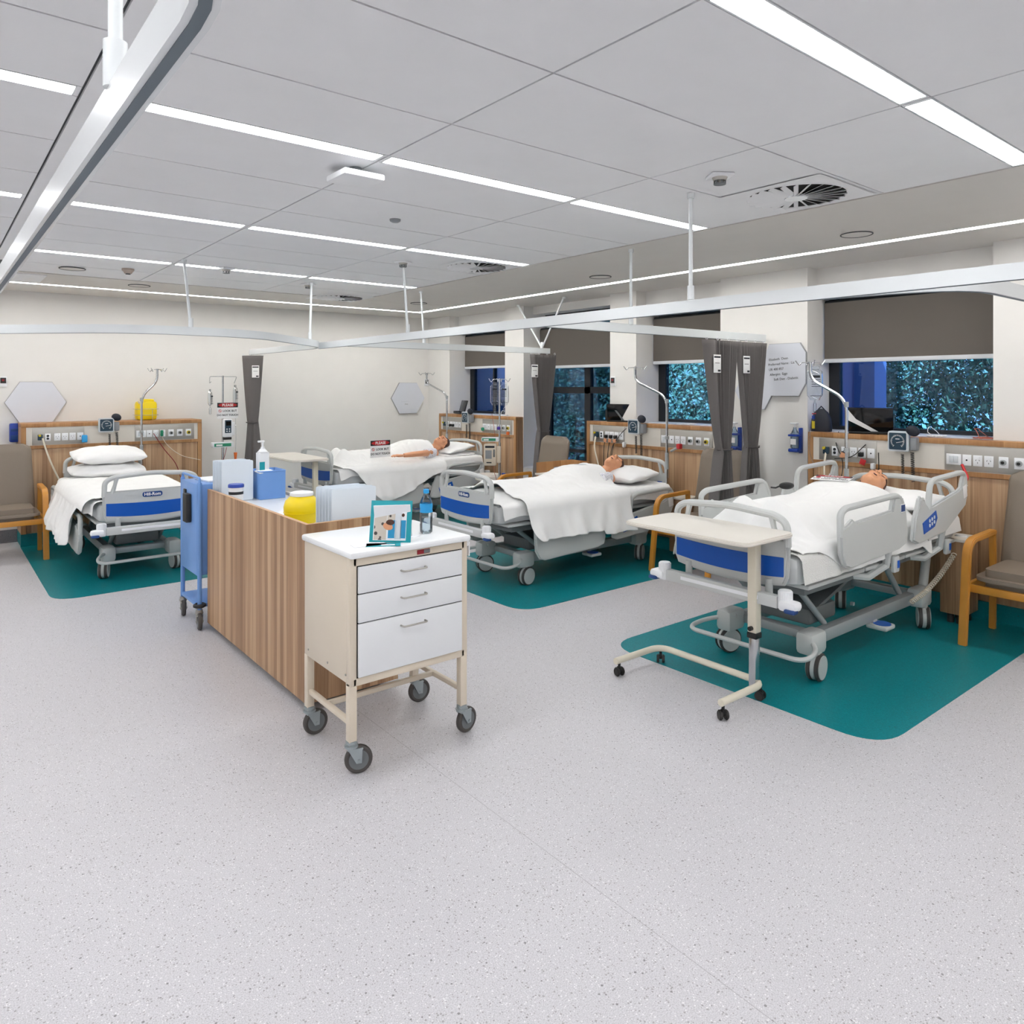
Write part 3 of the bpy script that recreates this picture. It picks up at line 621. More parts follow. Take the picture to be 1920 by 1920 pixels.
    if pole:
        px, py, bx, by, top = pole        # pole foot, offset of the bent top
        zb = .55+L
        g = G().tube(fillet([(px, py, zb), (px, py, 1.56), (px+bx, py+by, 1.72), (px+bx, py+by, 1.86)], .1, 6), .0125, 10)
        p = g.out('drip_pole', 'chrome', t); g = G().cyl((px, py, .86), (px, py, 1.02), .018).cyl((px, py, 1.5), (px, py, 1.54), .017).cyl((px, py, 1.15), (px, py, 1.18), .02); g.out('pole_sleeve', 'bedm', p)
        for a in range(4):
            q = PI/4+a*PI/2; dx, dy = math.cos(q), math.sin(q); c = Vector((px+bx, py+by, 1.855))
            G().tube(fillet([c, c+Vector((dx*.07, dy*.07, -.004)), c+Vector((dx*.085, dy*.085, -.03)), c+Vector((dx*.115, dy*.115, .012))], .015, 4), .004, 6).out('pole_hook', 'chrome', p)
    G().box((0.06, -.30, .155), (.13, .13, .03), .012).box((.06, -.24, .175), (.05, .06, .02), .005).out('foot_pedal', 'bed', t); G().cyl((.06, -.31, .17), (.06, -.31, .1735), .052, n=24).out('pedal_symbols', 'blue', t)
    return t
BX = 4.615
B3 = bed('hospital bed nearest on the right with raised side rails, behind the overbed table', (BX, 2.42, 0), 0, .04, ('up', 'up'), ('up', 'up'), (.965, .37, -.05, .27, 0))
B2 = bed('hospital bed in the middle, behind the white drawer trolley', (BX, 4.97, 0), 0, -.01, ('down', 'low'), ('down', 'down'), (.985, -.40, -.03, .38, 0))
B4 = bed('hospital bed in the far corner beside the windows', (4.60, 7.97, 0), math.radians(3), 0, ('down', 'low'), ('down', 'down'), (.985, .33, .0, .48, 0))
B1 = bed('hospital bed at the left by the back wall with two stacked pillows', (1.49, 7.83, 0), PI/2, -.02, ('down', 'down'), ('down', 'down'), (.985, -.36, -.0, -.16, 0))
coil((5.45, 1.98, .52), (4.95, 2.05, .27), .014, 30, .004, .04).out('handset_cord', 'cream', None); bpy.data.objects['handset_cord'].parent = B3; bpy.data.objects['handset_cord'].matrix_parent_inverse = Tr(-BX, -2.42, 0)
# ---------------------------------------------------------------- bedding
def on(bedo, x, y, z=0): v = bedo.matrix_basis @ Vector((x, y, z)); return (v.x, v.y, v.z)
def sm(a, b, x): u = max(0, min(1, (x-a)/(b-a))); return u*u*(3-2*u)
def mattress(b, L, label):
    t = G().b2((-1.075, -.395, .561+L), (1.0, .395, .72+L), .045).out('mattress', 'matt', None, b.location, b.rotation_euler.z); tag(t, label, 'mattress', 'mattresses on the hospital beds')
mattress(B3, .04, 'white mattress under the sheet of the rightmost bed'); mattress(B2, -.01, 'white mattress on the middle bed')
mattress(B4, 0, 'white mattress on the farthest bed'); mattress(B1, -.02, 'white mattress on the left bed with stacked pillows')
RC = {7: .095, 9: .10, 11: .10}
def cloth(b, name, label, cat, x0, x1, hw, top, dn, df, m='sheet', th=.004, rip=.012, nu=170, nv=170, group=None, seed=0, wk=1.0):
    """top(x,y) height; dn/df(x): hanging length on the -y / +y side"""
    rc = RC.get(seed, .045); rnd = random.Random(seed); ph = [rnd.uniform(0, 6) for _ in range(6)]
    def f(u, v):
        x = x0+(x1-x0)*u; a, c = dn(x), df(x); tot = a+2*hw+c; s = v*tot-a-hw     # s=0 at the centre
        n1 = noise.noise((x*3.2+ph[0], s*3.2, ph[1])); n2 = noise.noise((x*7+s*3+2.5*n1+ph[2], s*6, ph[3])); n3 = noise.noise((x*15+3*n2, s*13-x*6, ph[4]))
        wr = wk*(.012*n1+.016*(.35-abs(n2))+.006*(.3-abs(n3)))
        if abs(s) <= hw: z = top(x, s)+wr; y = s
        else:
            sg = 1 if s > 0 else -1; d = abs(s)-hw; z0 = top(x, sg*hw)
            if d < rc*PI/2: q = d/rc; y = sg*(hw+rc*math.sin(q)); z = z0-rc*(1-math.cos(q))
            else:
                e = d-rc*PI/2; k = min(1, e/.25); y = sg*(hw+rc+k*rip*(1.2+math.sin(x*23+ph[4]+math.sin(x*7)*2+e*5)+.6*math.sin(x*41+ph[5]-e*7))+.03*k); z = z0-rc-e
            z += wr*.5
            x += .012*math.sin(d*14+ph[1])*min(1, d*5)
        return (x, y, z)
    o = G().grid(f, nu, nv).out(name, m, None, b.location, b.rotation_euler.z, ang=180, mods=[('SOLIDIFY', dict(thickness=th, offset=1))])
    return tag(o, label, cat, group)
def bump(x, y, chest=.2, legs=.11, feet=.16, kw=.25):
    k = math.exp(-(y/kw)**4)
    h = legs*sm(-1.0, -.8, x)*(1-.25*math.exp(-(y/.045)**2)*(1-sm(-.2, .1, x)))+(chest-legs)*sm(-.25, .15, x)
    h *= k
    h += feet*.55*(math.exp(-((x+.84)/.075)**2-((y-.1)/.075)**2)+math.exp(-((x+.84)/.075)**2-((y+.1)/.075)**2))
    return max(0, h)
# bed 3: tucked woven sheet and smooth top sheet
top3 = lambda x, y: .782+bump(x, y, .205, .15, .12, .30)*(1-.17*sm(.18, .45, x))-.06*sm(.36, .5, x)+.03*sm(-1.0, -.7, x)*math.exp(-(y/.3)**4)
cloth(B3, 'sheet', 'white woven sheet tucked round the foot of the rightmost bed', 'sheet', -1.06, -.45, .365, lambda x, y: .768, lambda x: .17, lambda x: .16, 'weave', seed=3, rip=.008, th=.003, wk=.5)
cloth(B3, 'blanket', 'smooth white top sheet covering the mannequin on the rightmost bed', 'blanket', -1.03, .51, .365, top3, lambda x: .03+.17*sm(-1.0, -.55, x), lambda x: .16, seed=4, rip=.003, wk=.9, group='white top sheets on the beds')
cloth(B3, 'sheet', 'white fitted sheet at the pillow end of the rightmost bed', 'sheet', .45, .99, .37, lambda x, y: .768, lambda x: .14, lambda x: .14, 'sheet', seed=5, rip=.004, wk=.5)
# bed 2
top2 = lambda x, y: .722+bump(x, y, .17, .08, .06)+.02
hem2 = lambda x: .34*sm(-1.0, -.55, x)
cloth(B2, 'sheet', 'white fitted sheet under the blanket of the middle bed', 'sheet', -1.06, .99, .39, lambda x, y: .718+.05*math.exp(-(y/.3)**4)*sm(-1.0, -.8, x)*(1-sm(-.6, -.3, x)), lambda x: .15+.02*math.sin(x*9), lambda x: .14, 'sheet', seed=6, rip=.006, wk=.5)
cloth(B2, 'blanket', 'white blanket hanging over the near side of the middle bed', 'blanket', -.87, .345, .41, lambda x, y: top2(x, y)+.008, lambda x: .10+.29*sm(-.90, -.76, x)+.04*sm(-.05, .0, x)+.0*x, lambda x: .25, seed=7, rip=.02, group='white blankets draped over the bed sides')
# bed 4
top4 = lambda x, y: .735+bump(x, y, .22, .13, .1)+.015
cloth(B4, 'sheet', 'white fitted sheet under the blanket of the farthest bed', 'sheet', -1.06, .99, .385, lambda x, y: .73+.04*sm(-1.05, -.9, x), lambda x: .14, lambda x: .14, 'sheet', seed=8, rip=.006, wk=.5)
cloth(B4, 'blanket', 'white blanket hanging in a point over the near side of the farthest bed', 'blanket', -1.02, .375, .40, lambda x, y: top4(x, y)+.01, lambda x: .04+.42*sm(-1.0, -.55, x)-.27*sm(-.5, .38, x), lambda x: .22, seed=9, rip=.012, group='white blankets draped over the bed sides')
# bed 1
cloth(B1, 'sheet', 'white fitted sheet under the blanket of the left bed', 'sheet', -1.06, .99, .385, lambda x, y: .712, lambda x: .12, lambda x: .15+.02*math.sin(x*8), 'sheet', seed=10, rip=.008, wk=.5)
cloth(B1, 'blanket', 'white blanket spread on the left bed and hanging over its left side', 'blanket', -1.0, .62, .40, lambda x, y: .735+.006*math.sin(x*5), lambda x: .08, lambda x: .16+.34*sm(-.75, -.5, x)-.05*sm(.2, .6, x), seed=11, rip=.028, wk=.7, group='white blankets draped over the bed sides')
def pillow(b, x, y, z, label, w=.66, d=.44, h=.13, tilt=0, rz=0, seed=0):
    g = G(); rnd = random.Random(seed); p0 = rnd.uniform(0, 6)
    def f(u, v):
        a = 2*PI*u; th = (v-.5)*PI
        ca, sa = math.cos(a), math.sin(a); k = 1/max(abs(ca), abs(sa))**.82; rr = math.cos(th)**.45 if abs(th) < PI/2-.001 else 0
        px, py = ca*k*rr, sa*k*rr; crn = (abs(px)*abs(py))**1.5
        e = max(0, 1-px*px)**.42*max(0, 1-py*py)**.42
        return (px*d/2, py*w/2, (math.sin(th) > 0 and 1 or -1)*h/2*e*abs(math.sin(th))**.35+.006*math.sin(px*7+p0)*math.sin(py*9))
    g.grid(f, 64, 33, True); g.bm.transform(R(tilt, 'Y'))
    P = on(b, x, y, z)
    o = g.out('pillow', 'pillow', None, P, b.rotation_euler.z+rz, ang=180); return tag(o, label, 'pillow', 'white pillows on the beds')
pillow(B1, .74, .02, .80, 'white pillow on the left bed, lower of the two', .70, .46, .15, -4, seed=1)
pillow(B1, .76, .0, .95, 'white pillow on the left bed, on top of the other', .68, .44, .17, -8, .05, seed=2)
pillow(B2, .74, -.05, .80, 'white pillow under the mannequin head on the middle bed', .62, .44, .15, -6, seed=3)
pillow(B4, .76, .0, .86, 'white pillow under the mannequin head on the farthest bed', .66, .44, .12, -10, seed=4)
pillow(B4, .74, .0, .785, 'lower white pillow beneath the top one on the farthest bed', .68, .46, .09, -2, seed=6)
pillow(B3, .74, -.02, .86, 'wide white pillow under the mannequin head on the rightmost bed', .68, .5, .13, -4, seed=5)
# ---------------------------------------------------------------- mannequins
def head_geo(g, C, tw=0):
    """lying head: crown towards +x, face up"""
    g.T = Tr(*C) @ R(tw, 'X')
    g.ell((.02, 0, -.008), (.105, .077, .09), 28); g.ell((-.035, 0, .02), (.085, .062, .068), 24); g.ell((-.098, 0, .045), (.024, .028, .026), 16)
    g.tube([(-.095, 0, .04), (-.06, .045, .015), (-.01, .064, -.01)], [.022, .02, .02], 10); g.tube([(-.095, 0, .04), (-.06, -.045, .015), (-.01, -.064, -.01)], [.022, .02, .02], 10)
    g.tube([(.022, 0, .078), (0, 0, .094), (-.024, 0, .112), (-.034, 0, .098)], [.009, .011, .014, .011], 12)
    for s in (-1, 1):
        g.ell((-.030, s*.014, .097), (.010, .009, .009), 10); g.ell((.034, s*.028, .078), (.011, .028, .012), 12); g.ell((.014, s*.03, .074), (.012, .018, .011), 12)
        g.ell((-.012, s*.04, .062), (.026, .022, .022), 12); g.ring((-.002, s*.078, -.012), .020, .006, 16, R(90, 'X') @ R(10, 'Y')); g.ell((-.002, s*.074, -.012), (.02, .006, .014), 12)
    g.ring((-.064, 0, .082), .018, .0065, 18); g.ell((-.05, 0, .082), (.010, .02, .012), 10); g.ell((-.078, 0, .076), (.010, .02, .010), 10)
    g.T = Matrix()
def mannequin(b, hx, hy, hz, label, tw=0, arm=False, bz=0.0):
    t = thing('mannequin', label, 'training mannequin', on(b, hx, hy, hz), b.rotation_euler.z)
    g = G(); head_geo(g, (0, 0, 0), tw); g.T = Tr(0, 0, bz)
    g.tube([(-.05, 0, -.02), (-.12, 0, -.05), (-.20, 0, -.085)], [.052, .05, .06], 16)
    g.ell((-.28, 0, -.10), (.11, .16, .07), 24); g.ell((-.45, 0, -.12), (.22, .15, .072), 24); g.ell((-.72, 0, -.135), (.18, .14, .06), 24)
    for s in (-1, 1):
        g.ell((-.235, s*.165, -.10), (.065, .055, .055), 16)
        if arm and s == -1:
            g.tube([(-.235, s*.17, -.095), (-.36, s*.245, -.085), (-.52, s*.30, -.08)], [.047, .042, .036], 14)
            g.tube([(-.52, s*.30, -.08), (-.66, s*.315, -.08), (-.78, s*.31, -.085)], [.036, .033, .025], 14)
            hx_, hy_, hz_ = -.80, s*.31, -.085
            g.box((hx_-.035, hy_, hz_), (.09, .078, .03), .013)
            for k, (dy, ln) in enumerate(((-.03, .062), (-.01, .075), (.01, .07), (.03, .055))):
                g.tube([(hx_-.075, hy_+dy, hz_+.002), (hx_-.075-ln*.5, hy_+dy*1.25, hz_+.006), (hx_-.075-ln, hy_+dy*1.4, hz_-.008)], [.0095, .0088, .007], 10)
            g.tube([(hx_-.0, hy_+.03, hz_), (hx_-.035, hy_+.062, hz_+.004), (hx_-.065, hy_+.075, hz_)], [.013, .011, .009], 10)
        else:
            g.tube([(-.235, s*.17, -.11), (-.42, s*.2, -.14), (-.55, s*.19, -.145), (-.74, s*.17, -.145)], [.045, .04, .036, .026], 12)
        g.tube([(-.75, s*.08, -.14), (-1.1, s*.09, -.15), (-1.2, s*.09, -.15), (-1.48, s*.09, -.15)], [.065, .05, .042, .03], 12)
    g.out('body', 'skin', t, ang=180, mods=[('REMESH', dict(mode='VOXEL', voxel_size=.0055, use_smooth_shade=True)), ('SMOOTH', dict(factor=.5, iterations=2))])
    X = R(tw, 'X')
    # hair cap: shell behind the hairline
    def hf(u, v):
        a = 2*PI*u; th = v*PI*.62; x = math.cos(th); r = math.sin(th)
        p = Vector((.015+.109*x, .0805*r*math.cos(a), -.007+.096*r*math.sin(a)))
        lim = .062+(.055 if p.z > .03 else -.05*(1 if p.z < -.02 else (.03-p.z)/.05))*-1*0
        hl = .045 if p.z > .045 else (.045-.085*min(1, (.045-p.z)/.07))
        if p.x < hl: p = p+(Vector((hl, p.y, p.z))-p)*.9 if False else Vector((max(p.x, hl), p.y*.965, (p.z+.007)*.965-.007))
        return X @ p
    G().grid(hf, 40, 22, True).out('hair', 'hair', t, ang=180)
    m = G(); m.T = X; m.ell((-.064, 0, .086), (.0085, .0165, .004), 14).out('mouth', 'mouth', t)
    e = G(); e.T = X
    for s in (-1, 1): e.tube([(.008, s*.044, .0795), (.006, s*.031, .0845), (.009, s*.018, .0825)], .0016, 6); e.tube([(.036, s*.05, .0795), (.041, s*.032, .0885), (.038, s*.014, .0875)], .0022, 6)
    for s in (-1, 1): e.ell((-.037, s*.008, .1035), (.003, .003, .002), 8)
    e.out('eyelids', 'hair', t)
    return t
m3 = mannequin(B3, .665, .03, .968, 'training mannequin head with brown painted hair, covered to the chin on the rightmost bed', 34, bz=-.055)
m2 = mannequin(B2, .66, .0, .89, 'training mannequin in a patterned gown asleep on the middle bed', 30)
m4 = mannequin(B4, .59, -.08, .93, 'training mannequin with one arm over the blanket on the farthest bed', 30, True)
def gown(t, arm=False):
    g = G(); g.ell((-.30, 0, -.10), (.15, .178, .085), 28); g.ell((-.47, 0, -.115), (.2, .17, .082), 24)
    for s in (-1, 1):
        q = s*.245 if (arm and s == -1) else s*.225
        g.tube([(-.225, s*.15, -.095), (-.33, (s*.17+q)/2, -.095), (-.42, q, -.092)], [.06, .064, .062], 14)
    g.out('gown', 'gown', t, ang=180, mods=[('REMESH', dict(mode='VOXEL', voxel_size=.008, use_smooth_shade=True)), ('SMOOTH', dict(factor=.5, iterations=3))])
gown(m2); gown(m4, True)
# ---------------------------------------------------------------- cream trolley
def caster(par, x, y, r, top, a, tyre='tyre', hub='hub', fork='zinc', off=.03, w=.028):
    e = G().cyl((0, 0, top-.014), (0, 0, top), r*.42, n=18, bev=.002).cyl((0, 0, top-.03), (0, 0, top-.014), r*.5, n=18, bev=.004).out('caster', fork, par); e.location = (x, y, 0); e.rotation_euler = (0, 0, math.radians(a))
    g = G().box((off*.5, 0, top-.034), (r*1.1, w+.014, .008), .002)
    for s in (-1, 1): g.prism([(-r*.28, top-.03), (r*.75, top-.03), (off+r*.2, r-.012), (off-r*.18, r-.012)], .003, 'xz', (0, s*(w/2+.006), 0))
    g.cyl((off, -w/2-.011, r), (off, w/2+.011, r), .006, n=10); g.out('fork', fork, e)
    G().lathe([(r*.72, -w*.42), (r*.86, -w*.5), (r*.97, -w*.36), (r, -w*.1), (r, w*.1), (r*.97, w*.36), (r*.86, w*.5), (r*.72, w*.42)], (off, 0, r), 32, R(90, 'X')).out('tyre', tyre, e)
    G().lathe([(.001, -w*.3), (r*.3, -w*.52), (r*.62, -w*.44), (r*.7, -w*.5), (r*.7, w*.5), (r*.62, w*.44), (r*.3, w*.52), (.001, w*.3)], (off, 0, r), 28, R(90, 'X')).out('wheel_hub', hub, e)
    return e
TZ = .953
tr = thing('drawer_trolley', 'cream metal trolley with three white drawers and white top, nearest the camera', 'trolley', (1.705, 3.08, 0), 0)
w2, d2 = .305, .237
g = G().b2((-w2+.001, -d2+.004, .385), (w2-.001, d2, TZ-.03), .004); g.out('cabinet_body', 'cream', tr)
g = G()
for x in (-1, 1): g.b2((x*(w2-.017)-.017, -d2-.002, .375), (x*(w2-.017)+.017, -d2+.03, TZ-.03), .004)
g.b2((-w2+.017, -d2-.002, .375), (w2-.017, -d2+.02, .408), .003).b2((-w2+.017, -d2-.002, TZ-.066), (w2-.017, -d2+.02, TZ-.03), .003); g.out('front_frame', 'cream', tr)
for x in (-1, 1):
    for y in (-1, 1): G().box((x*(w2-.018), y*(d2-.018), .25), (.036, .036, .28), .003).out('leg', 'cream', tr)
G().box((-w2+.018, 0, .215), (.022, .42, .022), .002).out('stretcher', 'cream', tr); G().box((w2-.018, 0, .215), (.022, .42, .022), .002).out('stretcher', 'cream', tr); G().box((0, .03, .215), (.56, .022, .022), .002).out('stretcher', 'cream', tr)
G().b2((-w2-.008, -d2-.028, TZ-.03), (w2+.005, d2+.02, TZ), .011).out('trolley_top', 'white', tr)
zz = [(.770, .884), (.645, .765), (.412, .640)]
for i, (a, b_) in enumerate(zz):
    d = G().b2((-w2+.037, -d2-.013, a), (w2-.037, -d2-.001, b_), .002).out('drawer', 'drawer', tr)
    zc = b_-.045 if i else b_-.045
    G().tube(fillet([(-.062, -d2-.012, zc), (-.062, -d2-.038, zc), (.062, -d2-.038, zc), (.062, -d2-.012, zc)], .012, 4), .0042, 8).out('handle', 'steel', d)
G().b2((-w2+.034, -d2-.0030, .409), (w2-.034, -d2-.0, .887)).out('drawer_shadow_gap', 'dark', tr)
G().box((.06, -d2-.004, TZ-.048), (.066, .004, .02), .001).out('name_plate', 'redd', tr); G().box((.077, -d2-.0065, TZ-.048), (.032, .001, .016)).out('name_plate', 'hub', tr)
G().box((w2+.02, -d2+.02, TZ-.075), (.006, .022, .07), .002).box((w2+.01, -d2+.02, TZ-.055), (.02, .02, .01)).out('corner_clip', 'plas', tr)
G().cyl((w2+.02, -.04, .84), (w2+.055, -.04, .84), .018, bev=.006).out('push_knob', 'plas', tr)
g = G()
for x, z in ((-.2, .42), (-.02, .42), (.19, .42)): g.cyl((-w2-.002, x, z), (-w2+.002, x, z), .005, n=10)
g.out('screws', 'steel', tr)
for x, y, a in ((-1, -1, -20), (1, -1, 10), (-1, 1, 0), (1, 1, -5)): caster(tr, x*(w2-.018), y*(d2-.018), .060, .142, a, 'tyre', 'hub', 'zinc', .03)
def at(t, x, y, z): v = t.matrix_basis @ Vector((x, y, z)); return (v.x, v.y, v.z)
# brochure display, leaflets and bottle on the trolley
bro = thing('brochure_display', 'teal framed photo brochure standing open on the white trolley top', 'brochure', (1.625, 2.90, TZ), math.radians(-43))
X = R(-14, 'X')
g = G(); g.T = X; g.b2((-.095, 0, .002), (.095, .003, .188), .001); g.out('cover_frame', 'tealp', bro)
g = G(); g.T = X; g.b2((-.078, -.0015, .010), (.072, 0, .165)); ph = g.out('cover_photo', 'paper', bro)
def pr(m, *sh):
    g = G(); g.T = X
    for x0, z0, x1, z1 in sh: g.b2((x0, -.0022, z0), (x1, -.0014, z1))
    g.out('print_shape', m, bro)
pr('photo', (-.075, .012, -.018, .125)); pr('photo', (-.016, .1, .02, .15)); pr('scrub', (-.01, .02, .028, .10)); pr('scrub', (.045, .02, .07, .10)); pr('gaugew', (.02, .015, .05, .155))
g = G(); g.T = X; g.ell((-.012, -.002, .072), (.024, .001, .016), 14, R(20, 'Y')); g.out('print_shape', 'pink', bro)
g = G(); g.T = X; g.ell((-.002, -.0024, .09), (.02, .001, .013), 14); g.ell((.056, -.0024, .123), (.007, .001, .008), 12); g.out('print_shape', 'hair', bro)
g = G(); g.T = R(16, 'X') @ R(6, 'Z'); g.b2((-.07, .06, .0), (.095, .063, .155)); g.out('rear_page', 'paper', bro)
for i, (x, y, a, m, lab) in enumerate([(-.125, -.205, -30, 'tealp', 'flat teal leaflet lying in front of the photo brochure on the trolley'), (-.175, -.165, -10, 'paper', 'white leaflet corner lying left of the photo brochure on the trolley'), (.05, -.08, -64, 'paper', 'folded white leaflet lying behind the photo brochure beside the bottle')]):
    l = G().box((0, 0, .001), (.15, .065, .0015)); o = l.out('leaflet', m, None, at(tr, x, y, TZ+.0004), tr.rotation_euler.z+math.radians(a)); tag(o, lab, 'leaflet')
    if i == 0: G().box((.02, -.01, .002), (.06, .02, .0008)).out('leaflet_print', 'label', o)
def bottle(loc, label):
    t = thing('water_bottle', label, 'bottle', loc, 0)
    G().lathe([(.001, .004), (.024, 0), (.03, .006), (.031, .04), (.028, .05), (.031, .06), (.031, .10), (.0285, .115), (.031, .13), (.029, .152), (.018, .178), (.0125, .186), (.0125, .198), (.001, .198)], n=28).out('bottle_body', 'clear', t)
    G().lathe([(.001, .006), (.022, .004), (.028, .01), (.0285, .075), (.001, .075)], n=24).out('bottle_water', 'water', t)
    G().cyl((0, 0, .190), (0, 0, .210), .0148, .0138, n=20, bev=.002).out('bottle_cap', 'cap', t)
    G().lathe([(.0314, .100), (.0292, .115), (.0314, .13), (.0305, .142), (.0300, .142), (.0309, .13), (.0287, .115), (.0309, .1)], n=28).out('bottle_label', 'cap', t)
bottle((1.874, 2.99, TZ), 'clear water bottle with blue cap on the trolley top')
t = G().prism([(-.03, 0), (.03, 0), (.032, .12), (.0, .165), (-.018, .11)], .003, 'xz').out('tissue', 'paper', None, (1.745, 3.0, TZ), -.6); tag(t, 'small folded white tissue standing behind the brochure', 'tissue')
t.location.z = TZ; 
# ---------------------------------------------------------------- counter (panelled workstation)
cx0, cx1, cy0, cy1, cz = 1.50, 2.03, 3.53, 5.19, .955
ct = thing('workstation_counter', 'low counter with wood laminate side panels between the two trolleys', 'counter', ((cx0+cx1)/2, (cy0+cy1)/2, 0))
X0, X1, Y0, Y1 = -(cx1-cx0)/2, (cx1-cx0)/2, -(cy1-cy0)/2, (cy1-cy0)/2
G().b2((X0, Y0, .045), (X0+.02, Y1, cz)).out('side_panel', 'wood', ct); G().b2((X0+.02, Y0, .045), (X1, Y0+.02, cz)).out('end_panel', 'wood', ct)
G().b2((X1-.02, Y0+.02, .045), (X1, Y1, cz-.05)).out('side_panel', 'cream', ct)
G().b2((X0+.0, Y0, cz), (X0+.02, Y1, cz+.0015)).b2((X0+.02, Y0, cz), (X1, Y0+.02, cz+.0015)).out('panel_edging', 'edge', ct)
G().b2((X0+.02, Y0+.02, .86), (X1-.02, Y1, .885), .002).out('worktop', 'white', ct)
G().b2((X0+.03, Y0+.05, .07), (X1-.03, Y1-.03, .10)).out('base_shelf', 'cream', ct); G().b2((X0+.03, Y1-.02, .045), (X1, Y1, .86)).out('end_panel', 'cream', ct)
for i, (x, y) in enumerate(((X0+.07, Y0+.1), (X1-.07, Y0+.1), (X0+.07, 0), (X0+.07, Y1-.12), (X1-.07, Y1-.12))):
    G().cyl((x, y-.012, .028), (x, y+.012, .028), .027, bev=.004).box((x, y, .05), (.04, .03, .05), .004).out('caster', 'rubber', ct)
def folders(x, y, z, w, h, n, rz, pitch, where):
    words = ['front', 'second', 'third', 'fourth', 'fifth', 'rear'][:n]
    for k in range(n):
        t = G().prism(rrect(w, h, .012, 4, 0, h/2), .007, 'xz', bev=.002); o = t.out('chart_board', 'milky', None, (x-math.sin(rz)*pitch*k-.004*k, y+math.cos(rz)*pitch*k, z+.002*(k % 2)), rz)
        tag(o, 'frosted white chart board, %s one of the upright set %s' % (words[k], where), 'chart board', 'upright frosted boards on the counter')
folders(1.80, 3.60, .886, .262, .225, 6, 0, .030, 'near the camera')
folders(1.640, 5.00, .886, .21, .27, 5, 0, .034, 'at the far end')
def sharps_round(loc, label):
    t = thing('sharps_bin', label, 'sharps bin', loc, 0)
    G().lathe([(.001, 0), (.082, 0), (.088, .01), (.098, .06), (.1, .09), (.09, .125), (.065, .148), (.058, .152), (.001, .152)], n=36).ring((0, 0, .06), .098, .003, 36).out('bin_body', 'yellow', t)
    G().lathe([(.001, .152), (.064, .152), (.066, .158), (.064, .17), (.05, .174), (.001, .174)], n=32).out('bin_lid', 'paper', t)
sharps_round((1.665, 3.98, .886), 'round yellow sharps bin with white lid on the counter')
t = thing('wipes_tub', 'white wipes tub with blue lid at the counter edge', 'wipes tub', (1.578, 4.84, .886))
G().lathe([(.001, 0), (.043, 0), (.045, .005), (.045, .115), (.001, .115)], n=28).out('tub_body', 'plas', t); G().lathe([(.001, .115), (.05, .115), (.05, .13), (.046, .136), (.001, .136)], n=28).out('tub_lid', 'brbl', t)
G().lathe([(.0455, .07), (.0458, .07), (.0458, .088), (.0455, .088)], n=28).out('tub_print', 'ink', t)
t = thing('supply_box', 'open blue plastic supply box on the far end of the counter', 'box', (1.86, 5.04, .886), 0)
g = G().b2((-.09, -.10, 0), (.09, -.095, .19), .002).b2((-.09, .095, 0), (.09, .1, .19), .002).b2((-.09, -.095, 0), (-.085, .095, .19), .002).b2((.085, -.095, 0), (.09, .095, .19), .002).b2((-.085, -.095, 0), (.085, .095, .005)); g.tube(fillet([(-.092, -.102, .19), (.092, -.102, .19), (.092, .102, .19), (-.092, .102, .19)], .02, 3, True), .005, 6, True); g.out('box_body', 'bluebox', t)
G().b2((-.08, -.08, .006), (.08, .08, .17)).out('box_contents', 'paper', t)
t = thing('hand_sanitiser', 'white pump bottle of hand gel standing on the blue supply box', 'pump bottle', (1.825, 5.04, 1.057), .2)
g = G().prism(rrect(.085, .055, .02), .15, 'xy', (0, 0, .075), .008); g.lathe([(.034, .148), (.02, .165), (.014, .17), (.014, .182), (.001, .182)], n=18); g.out('bottle_body', 'plas', t)
G().cyl((0, 0, .18), (0, 0, .215), .006).box((-.012, 0, .22), (.05, .016, .014), .005).out('pump', 'plas', t); G().box((-.02, -.0285, .05), (.04, .001, .06)).out('bottle_label', 'tealp', t)
for i, (x, y, z, a, m, lab) in enumerate([(1.82, 4.98, 1.072, 10, 'paper', 'folded white paper on top of the blue supply box'), (1.91, 5.05, 1.060, -25, 'orange', 'orange packet lying on the blue supply box')]):
    tag(G().box((0, 0, .004), (.12, .07, .008), .002, R(8 if i == 0 else 0, 'X')).out('paper_packet', m, None, (x, y, z-.003), math.radians(a)), lab, 'packet')
tag(G().box((0, 0, .001), (.24, .3, .002)).out('paper_sheet', 'paper', None, (1.70, 4.25, .886), .2), 'white papers lying flat on the counter worktop', 'paper')
# ---------------------------------------------------------------- blue trolley
bt = thing('blue_trolley', 'light blue metal trolley with black lock box beyond the counter', 'trolley', (1.70, 5.44, 0), 0)
g = G().b2((-.255, -.20, .36), (.25, .20, .985), .006).out('cabinet_body', 'bluep', bt)
for x in (-.24, .24):
    for y in (-.21, .21): G().cyl((x, y, .13), (x, y, 1.0), .015, bev=.003).out('leg', 'bluep', bt)
G().b2((-.25, -.2, .14), (.25, .2, .165), .004).out('bottom_shelf', 'bluep', bt)
G().tube(fillet([(-.24, -.21, .985), (-.24, -.21, 1.03), (-.24, .21, 1.03), (-.24, .21, .985)], .02, 4), .009, 8).out('guard_rail', 'bluep', bt)
G().box((-.262, .07, .86), (.012, .045, .14), .003).out('lock_plate', 'black', bt); G().box((-.275, -.03, .81), (.035, .09, .2), .006).out('lock_box', 'rubber', bt)
G().ring((-.24, -.21, .16), .03, .014, 20).out('bumper_ring', 'rubber', bt)
for x, y, a in ((-.24, .2, -100), (-.24, -.2, -100), (.24, .2, 20), (.24, -.2, 10)): caster(bt, x, y, .056, .13, a, 'tyre', 'hub', 'steel', .03)
tag(G().box((0, 0, .006), (.30, .25, .012), .002).out('paper_stack', 'paper', None, (1.68, 5.46, .986), .1), 'white papers lying on top of the blue trolley', 'paper')
